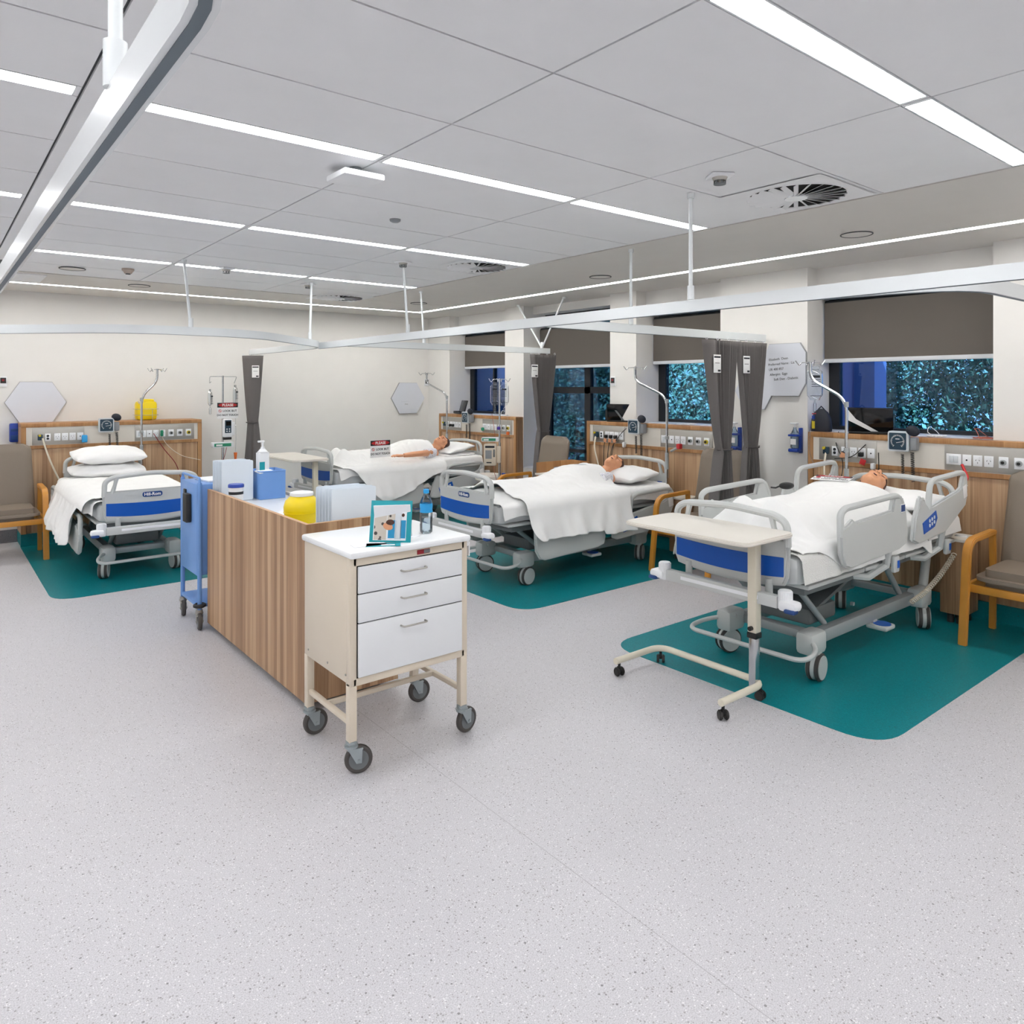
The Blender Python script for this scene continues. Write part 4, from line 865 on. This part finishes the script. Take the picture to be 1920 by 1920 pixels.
# ---------------------------------------------------------------- overbed tables
def overbed(loc, rz, label, zt=.885, top='creamtop', sz=(.45, .80), ctr=(-.105, .20)):
    t = thing('overbed_table', label, 'overbed table', loc, rz, 'cream overbed tables')
    g = G().prism(rrect(sz[0], sz[1], .07, 6, *ctr), .022, 'xy', (0, 0, zt+.011), .006); g.out('table_top', top, t)
    G().box((-.01, .10, zt-.012), (.18, .3, .02), .004).out('top_bracket', 'creamt', t); G().box((.10, -.06, zt-.006), (.06, .015, .012), .003, R(30, 'Z')).out('height_lever', 'black', t)
    G().box((.045, 0, .62), (.052, .052, .52), .006).out('upper_column', 'creamt', t); G().box((.045, 0, .345), (.056, .056, .03), .004).out('column_collar', 'black', t)
    G().box((.045, 0, .21), (.042, .042, .27), .004).out('lower_column', 'chrome', t); G().cyl((.02, 0, .385), (.0, 0, .385), .012).out('clamp_knob', 'black', t)
    P = fillet([(-.30, -.035, .09), (.085, -.035, .09), (.085, .67, .09), (-.30, .67, .09)], .09, 8)
    G().tube(P, .0185, 12).out('base_tube', 'creamt', t)
    for x, y, a in ((-.28, -.035, 60), (.07, -.02, 100), (.07, .65, 40), (-.27, .67, 80)):
        c = G().cyl((0, 0, .045), (0, 0, .078), .008).box((0, 0, .04), (.03, .022, .03), .008).out('caster', 'black', t); c.location = (x, y, 0); c.rotation_euler = (0, 0, math.radians(a))
        G().cyl((0, -.024, .026), (0, -.008, .026), .026, bev=.005).cyl((0, .008, .026), (0, .024, .026), .026, bev=.005).out('wheel', 'rubber', c)
    return t
overbed((3.365, 2.20, 0), 0, 'cream overbed table standing across the foot of the rightmost bed')
overbed((3.275, 7.57, 0), 0, 'cream overbed table at the foot of the farthest bed', .868, sz=(.42, 1.0), ctr=(-.09, .27))
# ---------------------------------------------------------------- armchairs (front = local -x)
def chair(loc, rz, label, hb=1.08):
    t = thing('armchair', label, 'armchair', loc, rz, 'taupe vinyl armchairs with beech arms')
    g = G(); g.prism(rrect(.52, .53, .10, 6), .12, 'xy', (-.015, 0, .43), .048); g.bm.transform(Matrix()); g.out('seat', 'vinyl', t)
    def bk(u, v):
        a = 2*PI*u; c, s = math.cos(a), math.sin(a); k = 1/max(abs(c), abs(s))**.75; h = v
        z = .44+(hb-.44)*h; w_ = .27*(1-.10*h)*(1 if h < .93 else math.cos((h-.93)/.07*.75)); th = .035*(1 if .03 < h < .95 else .6)
        return (.225+.11*h+th*s*k, w_*c*k*.98, z)
    g = G(); b = bmesh.new(); n, m_ = 40, 22
    V = [[b.verts.new(bk(i/n, j/(m_-1))) for j in range(m_)] for i in range(n)]
    for i in range(n):
        for j in range(m_-1): b.faces.new((V[i][j], V[(i+1) % n][j], V[(i+1) % n][j+1], V[i][j+1]))
    b.faces.new([V[i][0] for i in range(n)][::-1]); b.faces.new([V[i][-1] for i in range(n)]); g._add(b); g.out('backrest', 'vinyl', t, ang=60)
    for s in (-1, 1):
        y = s*.30; P = fillet([(-.33, y, 0), (-.25, y, .655), (.20, y, .665)], .11, 8)
        def sweep(P, w, th):
            bm = bmesh.new(); rg = []
            for i in range(len(P)):
                d = (P[min(i+1, len(P)-1)]-P[max(i-1, 0)]).normalized(); nn = Vector((-d.z, 0, d.x))
                rg.append([bm.verts.new(P[i]+nn*a*th/2+Vector((0, c*w/2, 0))) for a, c in ((-1, -1), (1, -1), (1, 1), (-1, 1))])
            for A, B in zip(rg, rg[1:]):
                for k in range(4): bm.faces.new((A[k], A[(k+1) % 4], B[(k+1) % 4], B[k]))
            bm.faces.new(rg[0][::-1]); bm.faces.new(rg[-1]); bmesh.ops.recalc_face_normals(bm, faces=bm.faces[:])
            bmesh.ops.bevel(bm, geom=[e for e in bm.edges if e.calc_face_angle(0) > 1.0], offset=.005, segments=2, affect='EDGES'); return bm
        g = G(); g._add(sweep(P, .05, .032)); g.out('arm_and_front_leg', 'beech', t)
        g = G(); g._add(sweep([Vector((.19, y, 0)), Vector((.21, y, .35)), Vector((.19, y, .66))], .04, .032)); g.out('leg', 'beech', t)
        G().box((-.04, y-s*.01, .365), (.46, .025, .06), .004).out('side_rail', 'beech', t)
    [G().box((x, 0, .36), (.025, .56, .05), .004).out('seat_rail', 'beech', t) for x in (-.25, .19)]
    return t
chair((5.50, 1.53, 0), 0, 'taupe armchair with beech arms at the right edge beside the rightmost bed')
chair((5.42, 4.03, 0), 0, 'taupe armchair partly hidden between the middle bed and the grey curtains')
chair((5.24, 6.16, 0), math.radians(-4), 'taupe high backed armchair in front of the tall window', 1.10)
chair((.60, 8.58, 0), PI/2, 'taupe armchair at the left edge against the back wall')
t = thing('stool', 'cream padded stool beside the head of the farthest bed', 'stool', (5.42, 7.22, 0))
G().lathe([(.001, .50), (.14, .50), (.16, .52), (.16, .56), (.14, .585), (.001, .59)], n=28).out('seat', 'creamtop', t); G().cyl((0, 0, .18), (0, 0, .5), .02).out('column', 'chrome', t)
for k in range(5): a = k*2*PI/5; G().cyl((0, 0, .16), (.2*math.cos(a), .2*math.sin(a), .08), .014).cyl((.2*math.cos(a), .2*math.sin(a), 0), (.2*math.cos(a), .2*math.sin(a), .07), .02).out('leg', 'wood', t)
# bedside locker by the middle bed
def locker(loc, rz, label, w=.5, d=.42, h=.72, rail=True, m='woodf'):
    t = thing('bedside_locker', label, 'bedside locker', loc, rz)
    G().b2((-d/2, -w/2, .07), (d/2, w/2, h), .004).out('cabinet_body', m, t); G().b2((-d/2-.01, -w/2-.01, h), (d/2, w/2+.01, h+.02), .004).out('locker_top', 'creamtop', t)
    if rail: g = G().b2((d/2-.012, -w/2, h+.02), (d/2, w/2, h+.13)).b2((-d/2, w/2-.012, h+.02), (d/2-.012, w/2, h+.13)).out('gallery', 'woodf', t); G().cyl((-d/2, -w/2, h+.10), (d/2, -w/2, h+.10), .007).cyl((-d/2, -w/2, h+.02), (-d/2, -w/2, h+.1), .007).out('towel_rail', 'chrome', t)
    for x in (-1, 1):
        for y in (-1, 1): G().cyl((x*(d/2-.05), y*(w/2-.05), 0), (x*(d/2-.05), y*(w/2-.05), .07), .022).out('caster', 'rubber', t)
    return t
locker((5.22, 5.64, 0), 0, 'wooden bedside locker with chrome rail behind the middle bed', .28, .50, .74)
locker((5.70, 1.99+.05, 0), 0, 'white topped bedside cupboard between the rightmost bed and armchair', .16, .24, .58, False, 'wood')
locker((5.72, 4.45, 0), 0, 'white topped bedside cupboard behind the armchair by the middle bed', .20, .22, .58, False, 'wood')
# ---------------------------------------------------------------- wall boards, dispensers, switches
def hexboard(P, ax, label, lines=(), s=.24, sx=1.2, col='board'):
    t = thing('whiteboard', label, 'whiteboard', P, 0 if ax == 'y' else -PI/2, 'hexagonal whiteboards on the walls')
    pts = [(-s*sx, 0), (-s*sx*.52, -s), (s*sx*.52, -s), (s*sx, 0), (s*sx*.52, s), (-s*sx*.52, s)]
    G().prism(pts, .018, 'xz', (0, .0, 0), .003).out('board_rim', 'rimm', t); G().prism([(x*.985, y*.985) for x, y in pts], .004, 'xz', (0, -.0105, 0)).out('board_face', col, t)
    for i, (tx, x, z, sz, m) in enumerate(lines): text(tx, sz, m, t, Tr(x, -.013, z) @ R(-3, 'Y') @ FRONT_Y, 'handwriting', al='LEFT')
    return t
hexboard((.935, 9.445, 1.49), 'y', 'blank hexagonal whiteboard above the left bedhead unit', s=.225, sx=1.27)
hexboard((5.60, 9.445, 1.495), 'y', 'hexagonal whiteboard with faint writing by the far corner', [('U R', -.1, .03, .05, 'board'), ('. . . . . .', -.12, -.04, .05, 'grey'), ('Diet', -.06, -.09, .03, 'grey')], s=.23, sx=1.25)
hx_ = thing('whiteboard', 'cut cornered whiteboard with handwritten patient notes beside the window', 'whiteboard', (5.955, 3.535, 1.81), -PI/2, 'hexagonal whiteboards on the walls')
pts = [(-.205, .1), (-.205, -.12), (-.14, -.235), (.14, -.235), (.205, -.12), (.205, .15), (.15, .235), (-.15, .235)]
G().prism(pts, .02, 'xz', (0, 0, 0), .003).out('board_rim', 'rimm', hx_); G().prism([(x*.985, y*.985) for x, y in pts], .003, 'xz', (0, -.0115, 0)).out('board_face', 'board', hx_)
for tx, x, z in (('Elizabeth  Dean', -.15, .09), ('Preferred Name : Liz', -.155, .045), ('UR 400 857', -.15, .0), ('Allergies  Eggs', -.14, -.045), ('Soft Diet - Diabetic', -.10, -.088)): text(tx, .030, 'ink', hx_, Tr(x, -.0135, z) @ R(-4, 'Y') @ FRONT_Y, 'handwriting', al='LEFT')
hexboard((5.958, 3.84, 1.62), 'x', 'hexagonal whiteboard partly hidden behind the grey curtain', s=.17, sx=1.2)
def nurse(P, ax, label):
    t = thing('call_point', label, 'wall switch', P, 0 if ax == 'y' else -PI/2, 'small wall call points')
    G().box((0, 0, 0), (.07, .014, .105), .003).out('wall_plate', 'plas', t); G().box((0, -.009, .012), (.052, .006, .06), .002).out('switch_face', 'rubber', t); G().cyl((0, -.011, .015), (0, -.015, .015), .011).out('button', 'redd', t)
nurse((.64, 9.45, 1.715), 'y', 'small wall call point left of the blank hexagonal whiteboard'); nurse((5.93, 9.45, 1.73), 'y', 'small wall call point in the far corner')
nurse((5.962, 5.62, 1.72), 'x', 'small wall call point on the pier left of the middle bed drip pole')
def bracket(P, ax, label):
    t = thing('gel_dispenser', label, 'gel dispenser', P, 0 if ax == 'y' else -PI/2, 'blue bracket hand gel dispensers')
    G().box((.035, 0, .0), (.02, .045, .22), .006).box((.0, -.03, .045), (.09, .09, .018), .006).box((.0, -.03, -.085), (.09, .09, .03), .01).out('bracket', 'brbl', t)
    G().prism(rrect(.07, .055, .02), .14, 'xy', (0, -.035, .0), .008).lathe([(.03, .07), (.014, .1), (.013, .115), (.001, .115)], (0, -.035, 0), n=18).out('gel_bottle', 'gel', t)
    G().cyl((0, -.035, .11), (0, -.035, .145), .006).box((.0, -.045, .15), (.06, .05, .016), .006).out('pump', 'plas', t); G().box((0, -.0635, -.01), (.05, .001, .05)).out('gel_label', 'label', t)
bracket((5.94, 3.41, 1.19), 'x', 'hand gel bottle in a blue bracket on the pier below the handwritten board')
bracket((5.94, 4.02, 1.17), 'x', 'blue bracket hand gel bottle mostly hidden behind the tied curtains')
t = thing('glove_dispenser', 'dark blue wall dispenser left of the left bedhead unit', 'dispenser', (.735, 9.40, 1.17), 0)
G().box((0, 0, 0), (.09, .09, .2), .015).out('dispenser_body', 'brbl', t); G().box((0, -.047, .03), (.07, .004, .03), .003).box((0, -.047, -.05), (.07, .004, .05), .003).out('dispenser_trim', 'navy', t)
# square yellow sharps container on the unit
t = thing('sharps_container', 'square yellow sharps container in a wire frame on the left bedhead unit', 'sharps bin', (1.985, 9.24, 1.275), 0)
G().box((0, 0, .11), (.22, .15, .22), .035).box((.02, 0, .225), (.12, .1, .04), .015).out('container_body', 'yellow', t); G().cyl((-.07, -.05, .205), (-.07, -.078, .23), .028).out('container_lid', 'cream', t)
g = G()
for z in (.06, .13): g.tube(fillet([(-.12, .08, z), (-.12, -.085, z), (.12, -.085, z), (.12, .08, z)], .02, 3), .003, 6)
g.cyl((.05, -.086, 0), (.05, -.086, .13), .003, n=6); g.out('wire_frame', 'chrome', t)
# ---------------------------------------------------------------- items on the window ledges
def laptop(P, rz, label, closed=False, tilt=12, w=.33, h=.2):
    t = thing('monitor', label, 'monitor', P, rz, 'black screens on the bedhead units')
    g = G(); g.T = R(tilt, 'X'); g.b2((-w/2, -.008, .01), (w/2, .008, h+.01), .004); g.out('screen_panel', 'screen', t)
    G().box((0, -.01, .008), (w*.9, .12, .016), .004).out('stand_base', 'black', t); return t
m = laptop((5.99, 2.80, 1.278), -PI/2+.35, 'black touch screen monitor on the ledge above the rightmost bed', w=.34, h=.205)
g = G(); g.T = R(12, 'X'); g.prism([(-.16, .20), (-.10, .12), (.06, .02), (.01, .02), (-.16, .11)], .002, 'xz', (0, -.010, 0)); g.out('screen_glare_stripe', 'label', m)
m = laptop((5.98, 5.52, 1.275), -PI/2+.3, 'black touch screen monitor on the ledge behind the middle bed', w=.31, h=.19)
G().box((-.16, .02, .07), (.07, .06, .13), .02).out('speaker', 'black', m); G().box((-.02, -.03, .09), (.02, .01, .2), .002, R(-40, 'Y')).out('support_strap', 'bedd', m)
m = laptop((5.98, 8.60, 1.275), -PI/2-.35, 'black screen standing on the ledge by the farthest bed', tilt=-16, w=.3, h=.19); G().box((-.2, .0, .02), (.14, .1, .035), .006).out('docking_box', 'black', m)
t = thing('bag', 'small black bag standing on the ledge near the handwritten board', 'bag', (6.0, 3.22, 1.275), -PI/2)
G().lathe([(.001, 0), (.09, 0), (.095, .03), (.085, .11), (.06, .165), (.03, .19), (.001, .195)], n=24, sy=.55).out('bag_body', 'navyb', t); G().tube([(-.03, 0, .185), (0, 0, .215), (.03, 0, .185)], .006, 6).out('bag_handle', 'navyb', t)
def loops(P, label, seed, m='plas', r=.07, n=4, up=True):
    rnd = random.Random(seed); Q = []
    for k in range(n*14):
        a = k*2*PI/14; rr = r*(.6+.5*rnd.random()); q = k//14
        Q.append((rr*math.cos(a)*1.2, rr*math.sin(a)*.9, .006+(.07*max(0, math.sin(a)) if (up and q == n-1) else .006*rnd.random())))
    tag(G().tube(Q, .0028, 5).out('tubing', m, None, P), label, 'tubing', 'coiled clear tubing on the ledges')
loops((5.99, 2.30, 1.277), 'coiled white tubing on the ledge under the right window', 1); loops((5.99, 1.98, 1.277), 'pink and white tubing on the ledge at the right window edge', 2, 'lip')
loops((5.97, 4.62, 1.275), 'coiled tubing on the ledge beside the tied curtains', 3, r=.09, up=False); loops((5.95, 7.55, 1.275), 'tangled tubing on the far bedhead unit ledge', 4, r=.06); loops((5.90, 5.12, 1.275), 'small loop of tubing above the gauge of the middle bed', 5, r=.035)
# cables down from the units
def cable(pts, label, m='rubber', r=.004, cat='cable', g_=None):
    P = fillet(pts, .08, 6); b0 = Vector(pts[0]); tag(G().tube([p-b0 for p in P], r, 6).out('cable', m, None, b0), label, cat, g_)
cable([(5.965, 2.72, 1.28), (5.83, 2.78, 1.18), (5.80, 2.85, 1.09), (5.80, 3.00, 1.07)], 'black cable from the monitor plug to the sockets at the rightmost bed')
cable([(5.965, 3.05, 1.28), (5.84, 3.02, 1.2), (5.82, 2.93, 1.05), (5.80, 2.98, .7)], 'black cable hanging from the ledge beside the rightmost drip pole')
cable([(5.83, 2.66, 1.14), (5.80, 2.64, .9), (5.79, 2.66, .6)], 'black lead hanging beside the gauge of the rightmost bed')
cable([(5.83, 3.09, 1.11), (5.76, 3.07, 1.0), (5.73, 3.04, .8), (5.74, 3.05, .55)], 'thick cream hose hanging from the fitting at the rightmost bed', 'creamt', .008, 'hose')
cable([(5.83, 5.76, 1.11), (5.76, 5.72, 1.0), (5.73, 5.62, .8), (5.74, 5.55, .6)], 'cream hose hanging from the fitting behind the middle bed', 'creamt', .008, 'hose')
cable([(5.96, 5.28, 1.28), (5.83, 5.34, 1.2), (5.80, 5.5, 1.0), (5.78, 5.48, .7)], 'black cable curving down from the monitor behind the middle bed')
for k, y in enumerate((5.60, 5.53, 5.46)): cable([(5.82, y, 1.10), (5.80, y+.01, 1.0), (5.79, y+.03*k, .7)], 'black power lead hanging below the %s plug behind the middle bed' % ['left', 'centre', 'right'][k])
cable([(.95, 9.02, 1.12), (.99, 8.98, .95), (1.06, 8.95, .75), (1.13, 8.93, .6)], 'cream hose hanging from the socket at the left bed', 'creamt', .009, 'hose')
cable([(2.09, 9.03, 1.12), (2.16, 9.0, .98), (2.3, 8.97, .86), (2.52, 9.0, .80)], 'thin cream lead sweeping down right of the left bed', 'cream', .004, 'cable')
cable([(2.02, 9.03, 1.13), (2.12, 9.0, .95), (2.25, 8.98, .78), (2.3, 8.98, .6)], 'thin red lead hanging right of the left bed', 'redd', .004)
t = G().box((0, 0, 0), (.03, .03, .07), .008).out('power_plug', 'green', None, (2.105, 9.02, 1.13)); t.parent = None; tag(t, 'green plug in the right socket group above the left bed', 'plug')
cable([(5.78, 2.05, 1.10), (5.74, 2.0, 1.02), (5.72, 2.0, 1.0)], 'red tipped hose connector at the gas outlets of the rightmost bed', 'red', .010, 'hose')
o = coil((5.72, 2.0, .98), (5.70, 2.12, .72), .014, 14, .004).out('coiled_hose', 'creamt'); tag(o, 'coiled cream hose hanging right of the rightmost bed headboard', 'hose')
# ---------------------------------------------------------------- drip bags, stands, pumps, signs
def dbag(x, y, z, label, rz=0, h=.24, w=.12):
    t = thing('drip_bag', label, 'drip bag', (x, y, z), rz, 'clear fluid bags on the drip stands')
    def f(u, v):
        a = 2*PI*u; k = (v*(1-v)*4)**.3; ww = w/2*(.8+.2*k)*(1 if .06 < v < .9 else .75); return (ww*math.cos(a), .022*math.sin(a)*k, -h*v)
    G().grid(f, 24, 14, True).out('bag_film', 'bag', t); G().box((0, 0, .008), (w*.6, .006, .03), .002).out('bag_seal', 'clear', t)
    g = G().box((0, -.024, -.06), (w*.5, .0005, .02))
    for k in range(4): g.box((0, -.0245, -.085-.018*k), (w*.55, .0005, .004))
    g.box((0, -.0225, -h*.86), (w*.7, .0005, .004)); g.out('bag_print', 'ink', t)
    G().lathe([(.006, -h-.10), (.012, -h-.09), (.012, -h-.03), (.006, -h-.02), (.004, -h)], n=12).out('drip_chamber', 'clear', t)
dbag(5.60+.0, 3.06-.0, 1.80, 'clear fluid bag hanging from the drip pole of the rightmost bed', -.7, .25, .13)
cable([(5.60, 3.06, 1.46), (5.62, 3.12, 1.25), (5.66, 3.14, 1.1), (5.70, 3.10, .98)], 'thin clear drip line below the fluid bag at the rightmost bed', 'clear', .0035, 'drip line')
t = thing('drip_regulator', 'small yellow and blue drip valve hanging above the rightmost bedhead', 'drip valve', (5.605, 3.075, 1.38)); G().cyl((0, 0, -.06), (0, 0, .0), .012).out('valve_body', 'ylw', t); G().box((0, 0, .03), (.02, .02, .03), .004).out('valve_clip', 'brbl', t); G().box((.01, 0, .06), (.05, .01, .008), .002).out('valve_tag', 'red', t)
def sign(t_loc, rz, label, X=Matrix(), w=.28, h=.2):
    t = thing('sign', label, 'sign', t_loc, rz, 'warning signs asking visitors not to touch')
    def P(g, nm, m, par=t): g.bm.transform(X); return g.out(nm, m, par)
    P(G().box((0, 0, 0), (w, .003, h), .001), 'sign_sheet', 'label'); P(G().box((0, -.002, h*.34), (w*.98, .001, h*.3)), 'sign_header', 'signk')
    g = G(); g.prism([(w*.44*math.cos(2*PI*k/28), h*.34+h*.13*math.sin(2*PI*k/28)) for k in range(28)], .001, 'xz', (0, -.003, 0)); P(g, 'header_oval', 'red')
    g = G(); g.ring((-w*.36, -.003, -h*.02), h*.08, h*.012, 18, R(90, 'X')); g.box((-w*.36, -.003, -h*.02), (h*.16, .001, h*.02), rot=R(45, 'Y')); P(g, 'no_touch_symbol', 'red')
    text('PLEASE', h*.22, 'label', t, X @ Tr(0, -.0042, h*.335) @ FRONT_Y, 'sign_lettering', bold=True)
    text('LOOK BUT', h*.175, 'ink', t, X @ Tr(w*.1, -.0026, -h*.03) @ FRONT_Y, 'sign_lettering', bold=True); text('DO NOT TOUCH', h*.165, 'ink', t, X @ Tr(0, -.0026, -h*.29) @ FRONT_Y, 'sign_lettering', bold=True)
def drip_stand(x, y, label, top=1.82, rz=0, parts=()):
    t = thing('drip_stand', label, 'drip stand', (x, y, 0), rz)
    for k in range(5):
        a = 2*PI*k/5+.3; l = G().cyl((0, 0, .11), (.27*math.cos(a), .27*math.sin(a), .075), .013); o = l.out('leg', 'chrome', t); G().cyl((.27*math.cos(a), .27*math.sin(a)-.01, .03), (.27*math.cos(a), .27*math.sin(a)+.01, .03), .03).cyl((.27*math.cos(a), .27*math.sin(a), .03), (.27*math.cos(a), .27*math.sin(a), .08), .007).out('caster', 'rubber', o)
    G().cyl((0, 0, .1), (0, 0, top), .011).cyl((0, 0, .1), (0, 0, 1.0), .015).out('pole', 'chrome', t)
    return t
s1 = drip_stand(2.70, 8.75, 'drip stand with vital signs monitor and warning sign left of the left curtain', 1.79)
G().tube(fillet([(-.13, 0, 1.72), (-.15, 0, 1.70), (-.145, 0, 1.78), (.16, 0, 1.78), (.13, 0, 1.70)], .015, 4), .004, 6).out('hanger_hooks', 'chrome', s1)
dbag(2.555, 8.74, 1.61, 'narrow clear fluid bag hanging at the left of the monitor stand', .9, .17, .09); dbag(2.84, 8.74, 1.66, 'narrow clear fluid bag hanging at the right of the monitor stand', .8, .22, .09)
sign((2.74, 8.70, 1.385), 0, 'red headed warning sign on the drip stand left of the curtain', w=.24, h=.185)
v = thing('vital_signs_monitor', 'white vital signs monitor with dark display on the drip stand', 'vital signs monitor', (2.735, 8.69, 1.18), .1)
G().box((0, 0, 0), (.10, .06, .21), .014).box((.065, .02, -.01), (.05, .05, .16), .014).out('monitor_case', 'plas', v); G().box((-.005, -.031, .02), (.075, .003, .15), .004).out('display', 'face', v)
G().box((.0, -.033, .055), (.06, .001, .05)).out('display_window', 'screen', v); g = G()
for k in range(4): g.cyl((-.02+.03*(k % 2), -.0325, -.01-.025*(k//2)), (-.02+.03*(k % 2), -.0345, -.01-.025*(k//2)), .008)
g.out('buttons', 'label', v); G().box((0, .01, -.12), (.09, .05, .03), .006).out('clamp', 'rubber', v)
def pumpbox(x, y, z, rz, label, s=1):
    t = thing('infusion_controller', label, 'infusion controller', (x, y, z), rz); G().prism(rrect(.24*s, .06*s, .012), .08, 'xz', bev=.008).out('pump_case', 'plas', t); G().box((-.01, -.042, 0), (.19*s, .003, .036*s), .001).out('pump_panel', 'green', t); G().box((-.05*s, -.0445, -.002), (.07*s, .001, .018*s)).out('pump_display', 'label', t)
pumpbox(2.68, 8.69, .99, 0, 'flat syringe pump with green front below the vital signs monitor')
cable([(2.73, 8.70, .96), (2.70, 8.68, .85), (2.62, 8.66, .7)], 'thin red line hanging under the syringe pump', 'redd', .003); tag(G().cyl((0, 0, -.05), (0, 0, .03), .012, .02).out('drip_clip', 'orange', None, (2.83, 8.7, .86)), 'small orange clip hanging right of the monitor stand', 'clip')
cable([(2.84, 8.74, 1.34), (2.84, 8.71, 1.1), (2.83, 8.7, .90)], 'clear drip line hanging down to the orange clip', 'clear', .003, 'drip line')
s4 = drip_stand(5.30, 6.83, 'drip stand with two fluid bags and infusion pump by the farthest bed', 1.76)
for a in (0, 90, 180, 270):
    c_, s_ = math.cos(math.radians(a+40)), math.sin(math.radians(a+40)); G().tube(fillet([(0, 0, 1.75), (c_*.08, s_*.08, 1.75), (c_*.10, s_*.10, 1.71), (c_*.13, s_*.13, 1.76)], .02, 4), .004, 6).out('hook', 'chrome', s4)
dbag(5.265, 6.875, 1.69, 'left clear fluid bag on the stand by the farthest bed', -.7, .25, .11); dbag(5.335, 6.785, 1.69, 'right clear fluid bag on the stand by the farthest bed', -.7, .25, .11)
pumpbox(5.20, 6.88, 1.04, -.8, 'syringe pump with green front on the stand by the farthest bed', .85)
p4 = thing('infusion_pump', 'cream infusion pump with grey screen and keys by the farthest bed', 'infusion pump', (5.20, 6.88, .86), -.75)
G().box((0, 0, 0), (.15, .10, .26), .02).box((.10, .01, 0), (.05, .07, .2), .012).out('pump_case', 'cream', p4); G().box((-.015, -.052, .005), (.075, .004, .10), .004).out('pump_display', 'grey', p4); G().box((0, -.052, .095), (.11, .003, .025), .002).out('pump_label', 'ink', p4); G().box((.05, -.052, .02), (.02, .003, .09), .002).out('pump_keys', 'bedd', p4); G().box((-.01, -.052, -.09), (.06, .003, .014), .001).out('pump_print', 'ink', p4)
cable([(5.24, 6.90, 1.34), (5.27, 6.88, 1.1), (5.22, 6.85, .7), (5.27, 6.80, .45), (5.25, 6.84, .3)], 'thin pink drip line hanging below the infusion pump', 'lip', .003, 'drip line'); cable([(5.36, 6.76, 1.34), (5.38, 6.74, 1.0), (5.36, 6.76, .6)], 'thin clear drip line hanging at the right of the stand', 'clear', .003, 'drip line')
for m_, x, y, z, lab in (('purple', 5.285, 6.83, 1.17, 'small purple three way tap on the stand by the farthest bed'), ('orange', 5.37, 6.76, 1.11, 'small orange clip on the drip line by the farthest bed'), ('green', 5.14, 6.95, 1.16, 'small green connector above the syringe pump by the farthest bed')): tag(G().box((0, 0, 0), (.035, .035, .04), .012).out('drip_connector', m_, None, (x, y, z)), lab, 'connector')
t = thing('drip_chamber_bag', 'small clear measuring chamber with blue top low on the far drip stand', 'drip chamber', (5.33, 6.79, .52)); G().cyl((0, 0, 0), (0, 0, .1), .022).out('chamber', 'clear', t); G().cyl((0, 0, .1), (0, 0, .12), .024).out('chamber_cap', 'brbl', t)
sign((4.12, 7.57, .94), math.radians(3), 'red headed warning sign standing on the blanket of the farthest bed', w=.27, h=.2)
sign((4.80, 2.50, 1.035), -PI/2+.25, 'red headed warning sign lying on the chest of the rightmost mannequin', R(-86, 'X'), w=.24, h=.17)
t = thing('pump_bulb', 'black rubber squeeze bulb lying on the sheet of the rightmost bed', 'squeeze bulb', (4.40, 2.60, .985), 2.6); G().ell((0, 0, .022), (.052, .028, .024), 20).out('bulb', 'black', t); G().tube([(.05, 0, .02), (.08, .01, .012), (.11, 0, .014)], .006, 8).out('bulb_tube', 'black', t)
t = thing('leaflet', 'blue and white leaflet lying on the chest of the middle mannequin', 'leaflet', (4.86, 4.99, .918), .5); G().box((0, 0, 0), (.2, .15, .002), rot=R(6, 'Y')).out('leaflet_sheet', 'label', t); G().box((.02, 0, .002), (.13, .10, .001), rot=R(6, 'Y')).out('leaflet_print', 'scrub', t)
t = thing('drip_valve', 'white and red valve clamped on the middle bed drip pole', 'valve', (5.60, 4.52, 1.04)); G().cyl((0, 0, 0), (0, -.09, .04), .012).out('valve_arm', 'bedm', t); G().box((0, -.10, .05), (.05, .04, .05), .008).out('valve_body', 'red', t)
tag(G().box((0, 0, 0), (.045, .03, .05), .01).out('pressure_switch', 'plas', None, (5.825, 2.70, 1.03)), 'small white wall bell push below the fascia of the rightmost unit', 'wall button')
tag(G().box((0, 0, 0), (.045, .03, .06), .012).out('pressure_switch', 'plas', None, (5.825, 5.33, 1.04)), 'small white wall button left of the gauge behind the middle bed', 'wall button')
for x, y, z, lab in ((5.80, 2.93, 1.10, 'white and pink plug tag at the left sockets of the rightmost unit'), (5.80, 2.77, 1.06, 'red plug tag hanging beside the rightmost drip pole')): tag(G().box((0, 0, 0), (.004, .045, .045), .001, R(20, 'X')).out('plug_tag', 'pink' if z > 1.08 else 'red', None, (x, y, z)), lab, 'tag')
for k, y in enumerate((5.585, 5.515, 5.445)): tag(G().box((0, 0, 0), (.004, .04, .04), .001, R(25-20*k, 'X')).out('plug_tag', 'pink', None, (5.795, y, 1.075)), 'pink and white tag on the %s power lead behind the middle bed' % ['left', 'centre', 'right'][k], 'tag', 'pink tags on power leads')
tag(G().box((0, 0, 0), (.055, .02, .08), .01).out('hanging_holder', 'cap', None, (1.335, 9.03, 1.10)), 'small light blue holder on the unit left of the left bed gauge', 'holder')
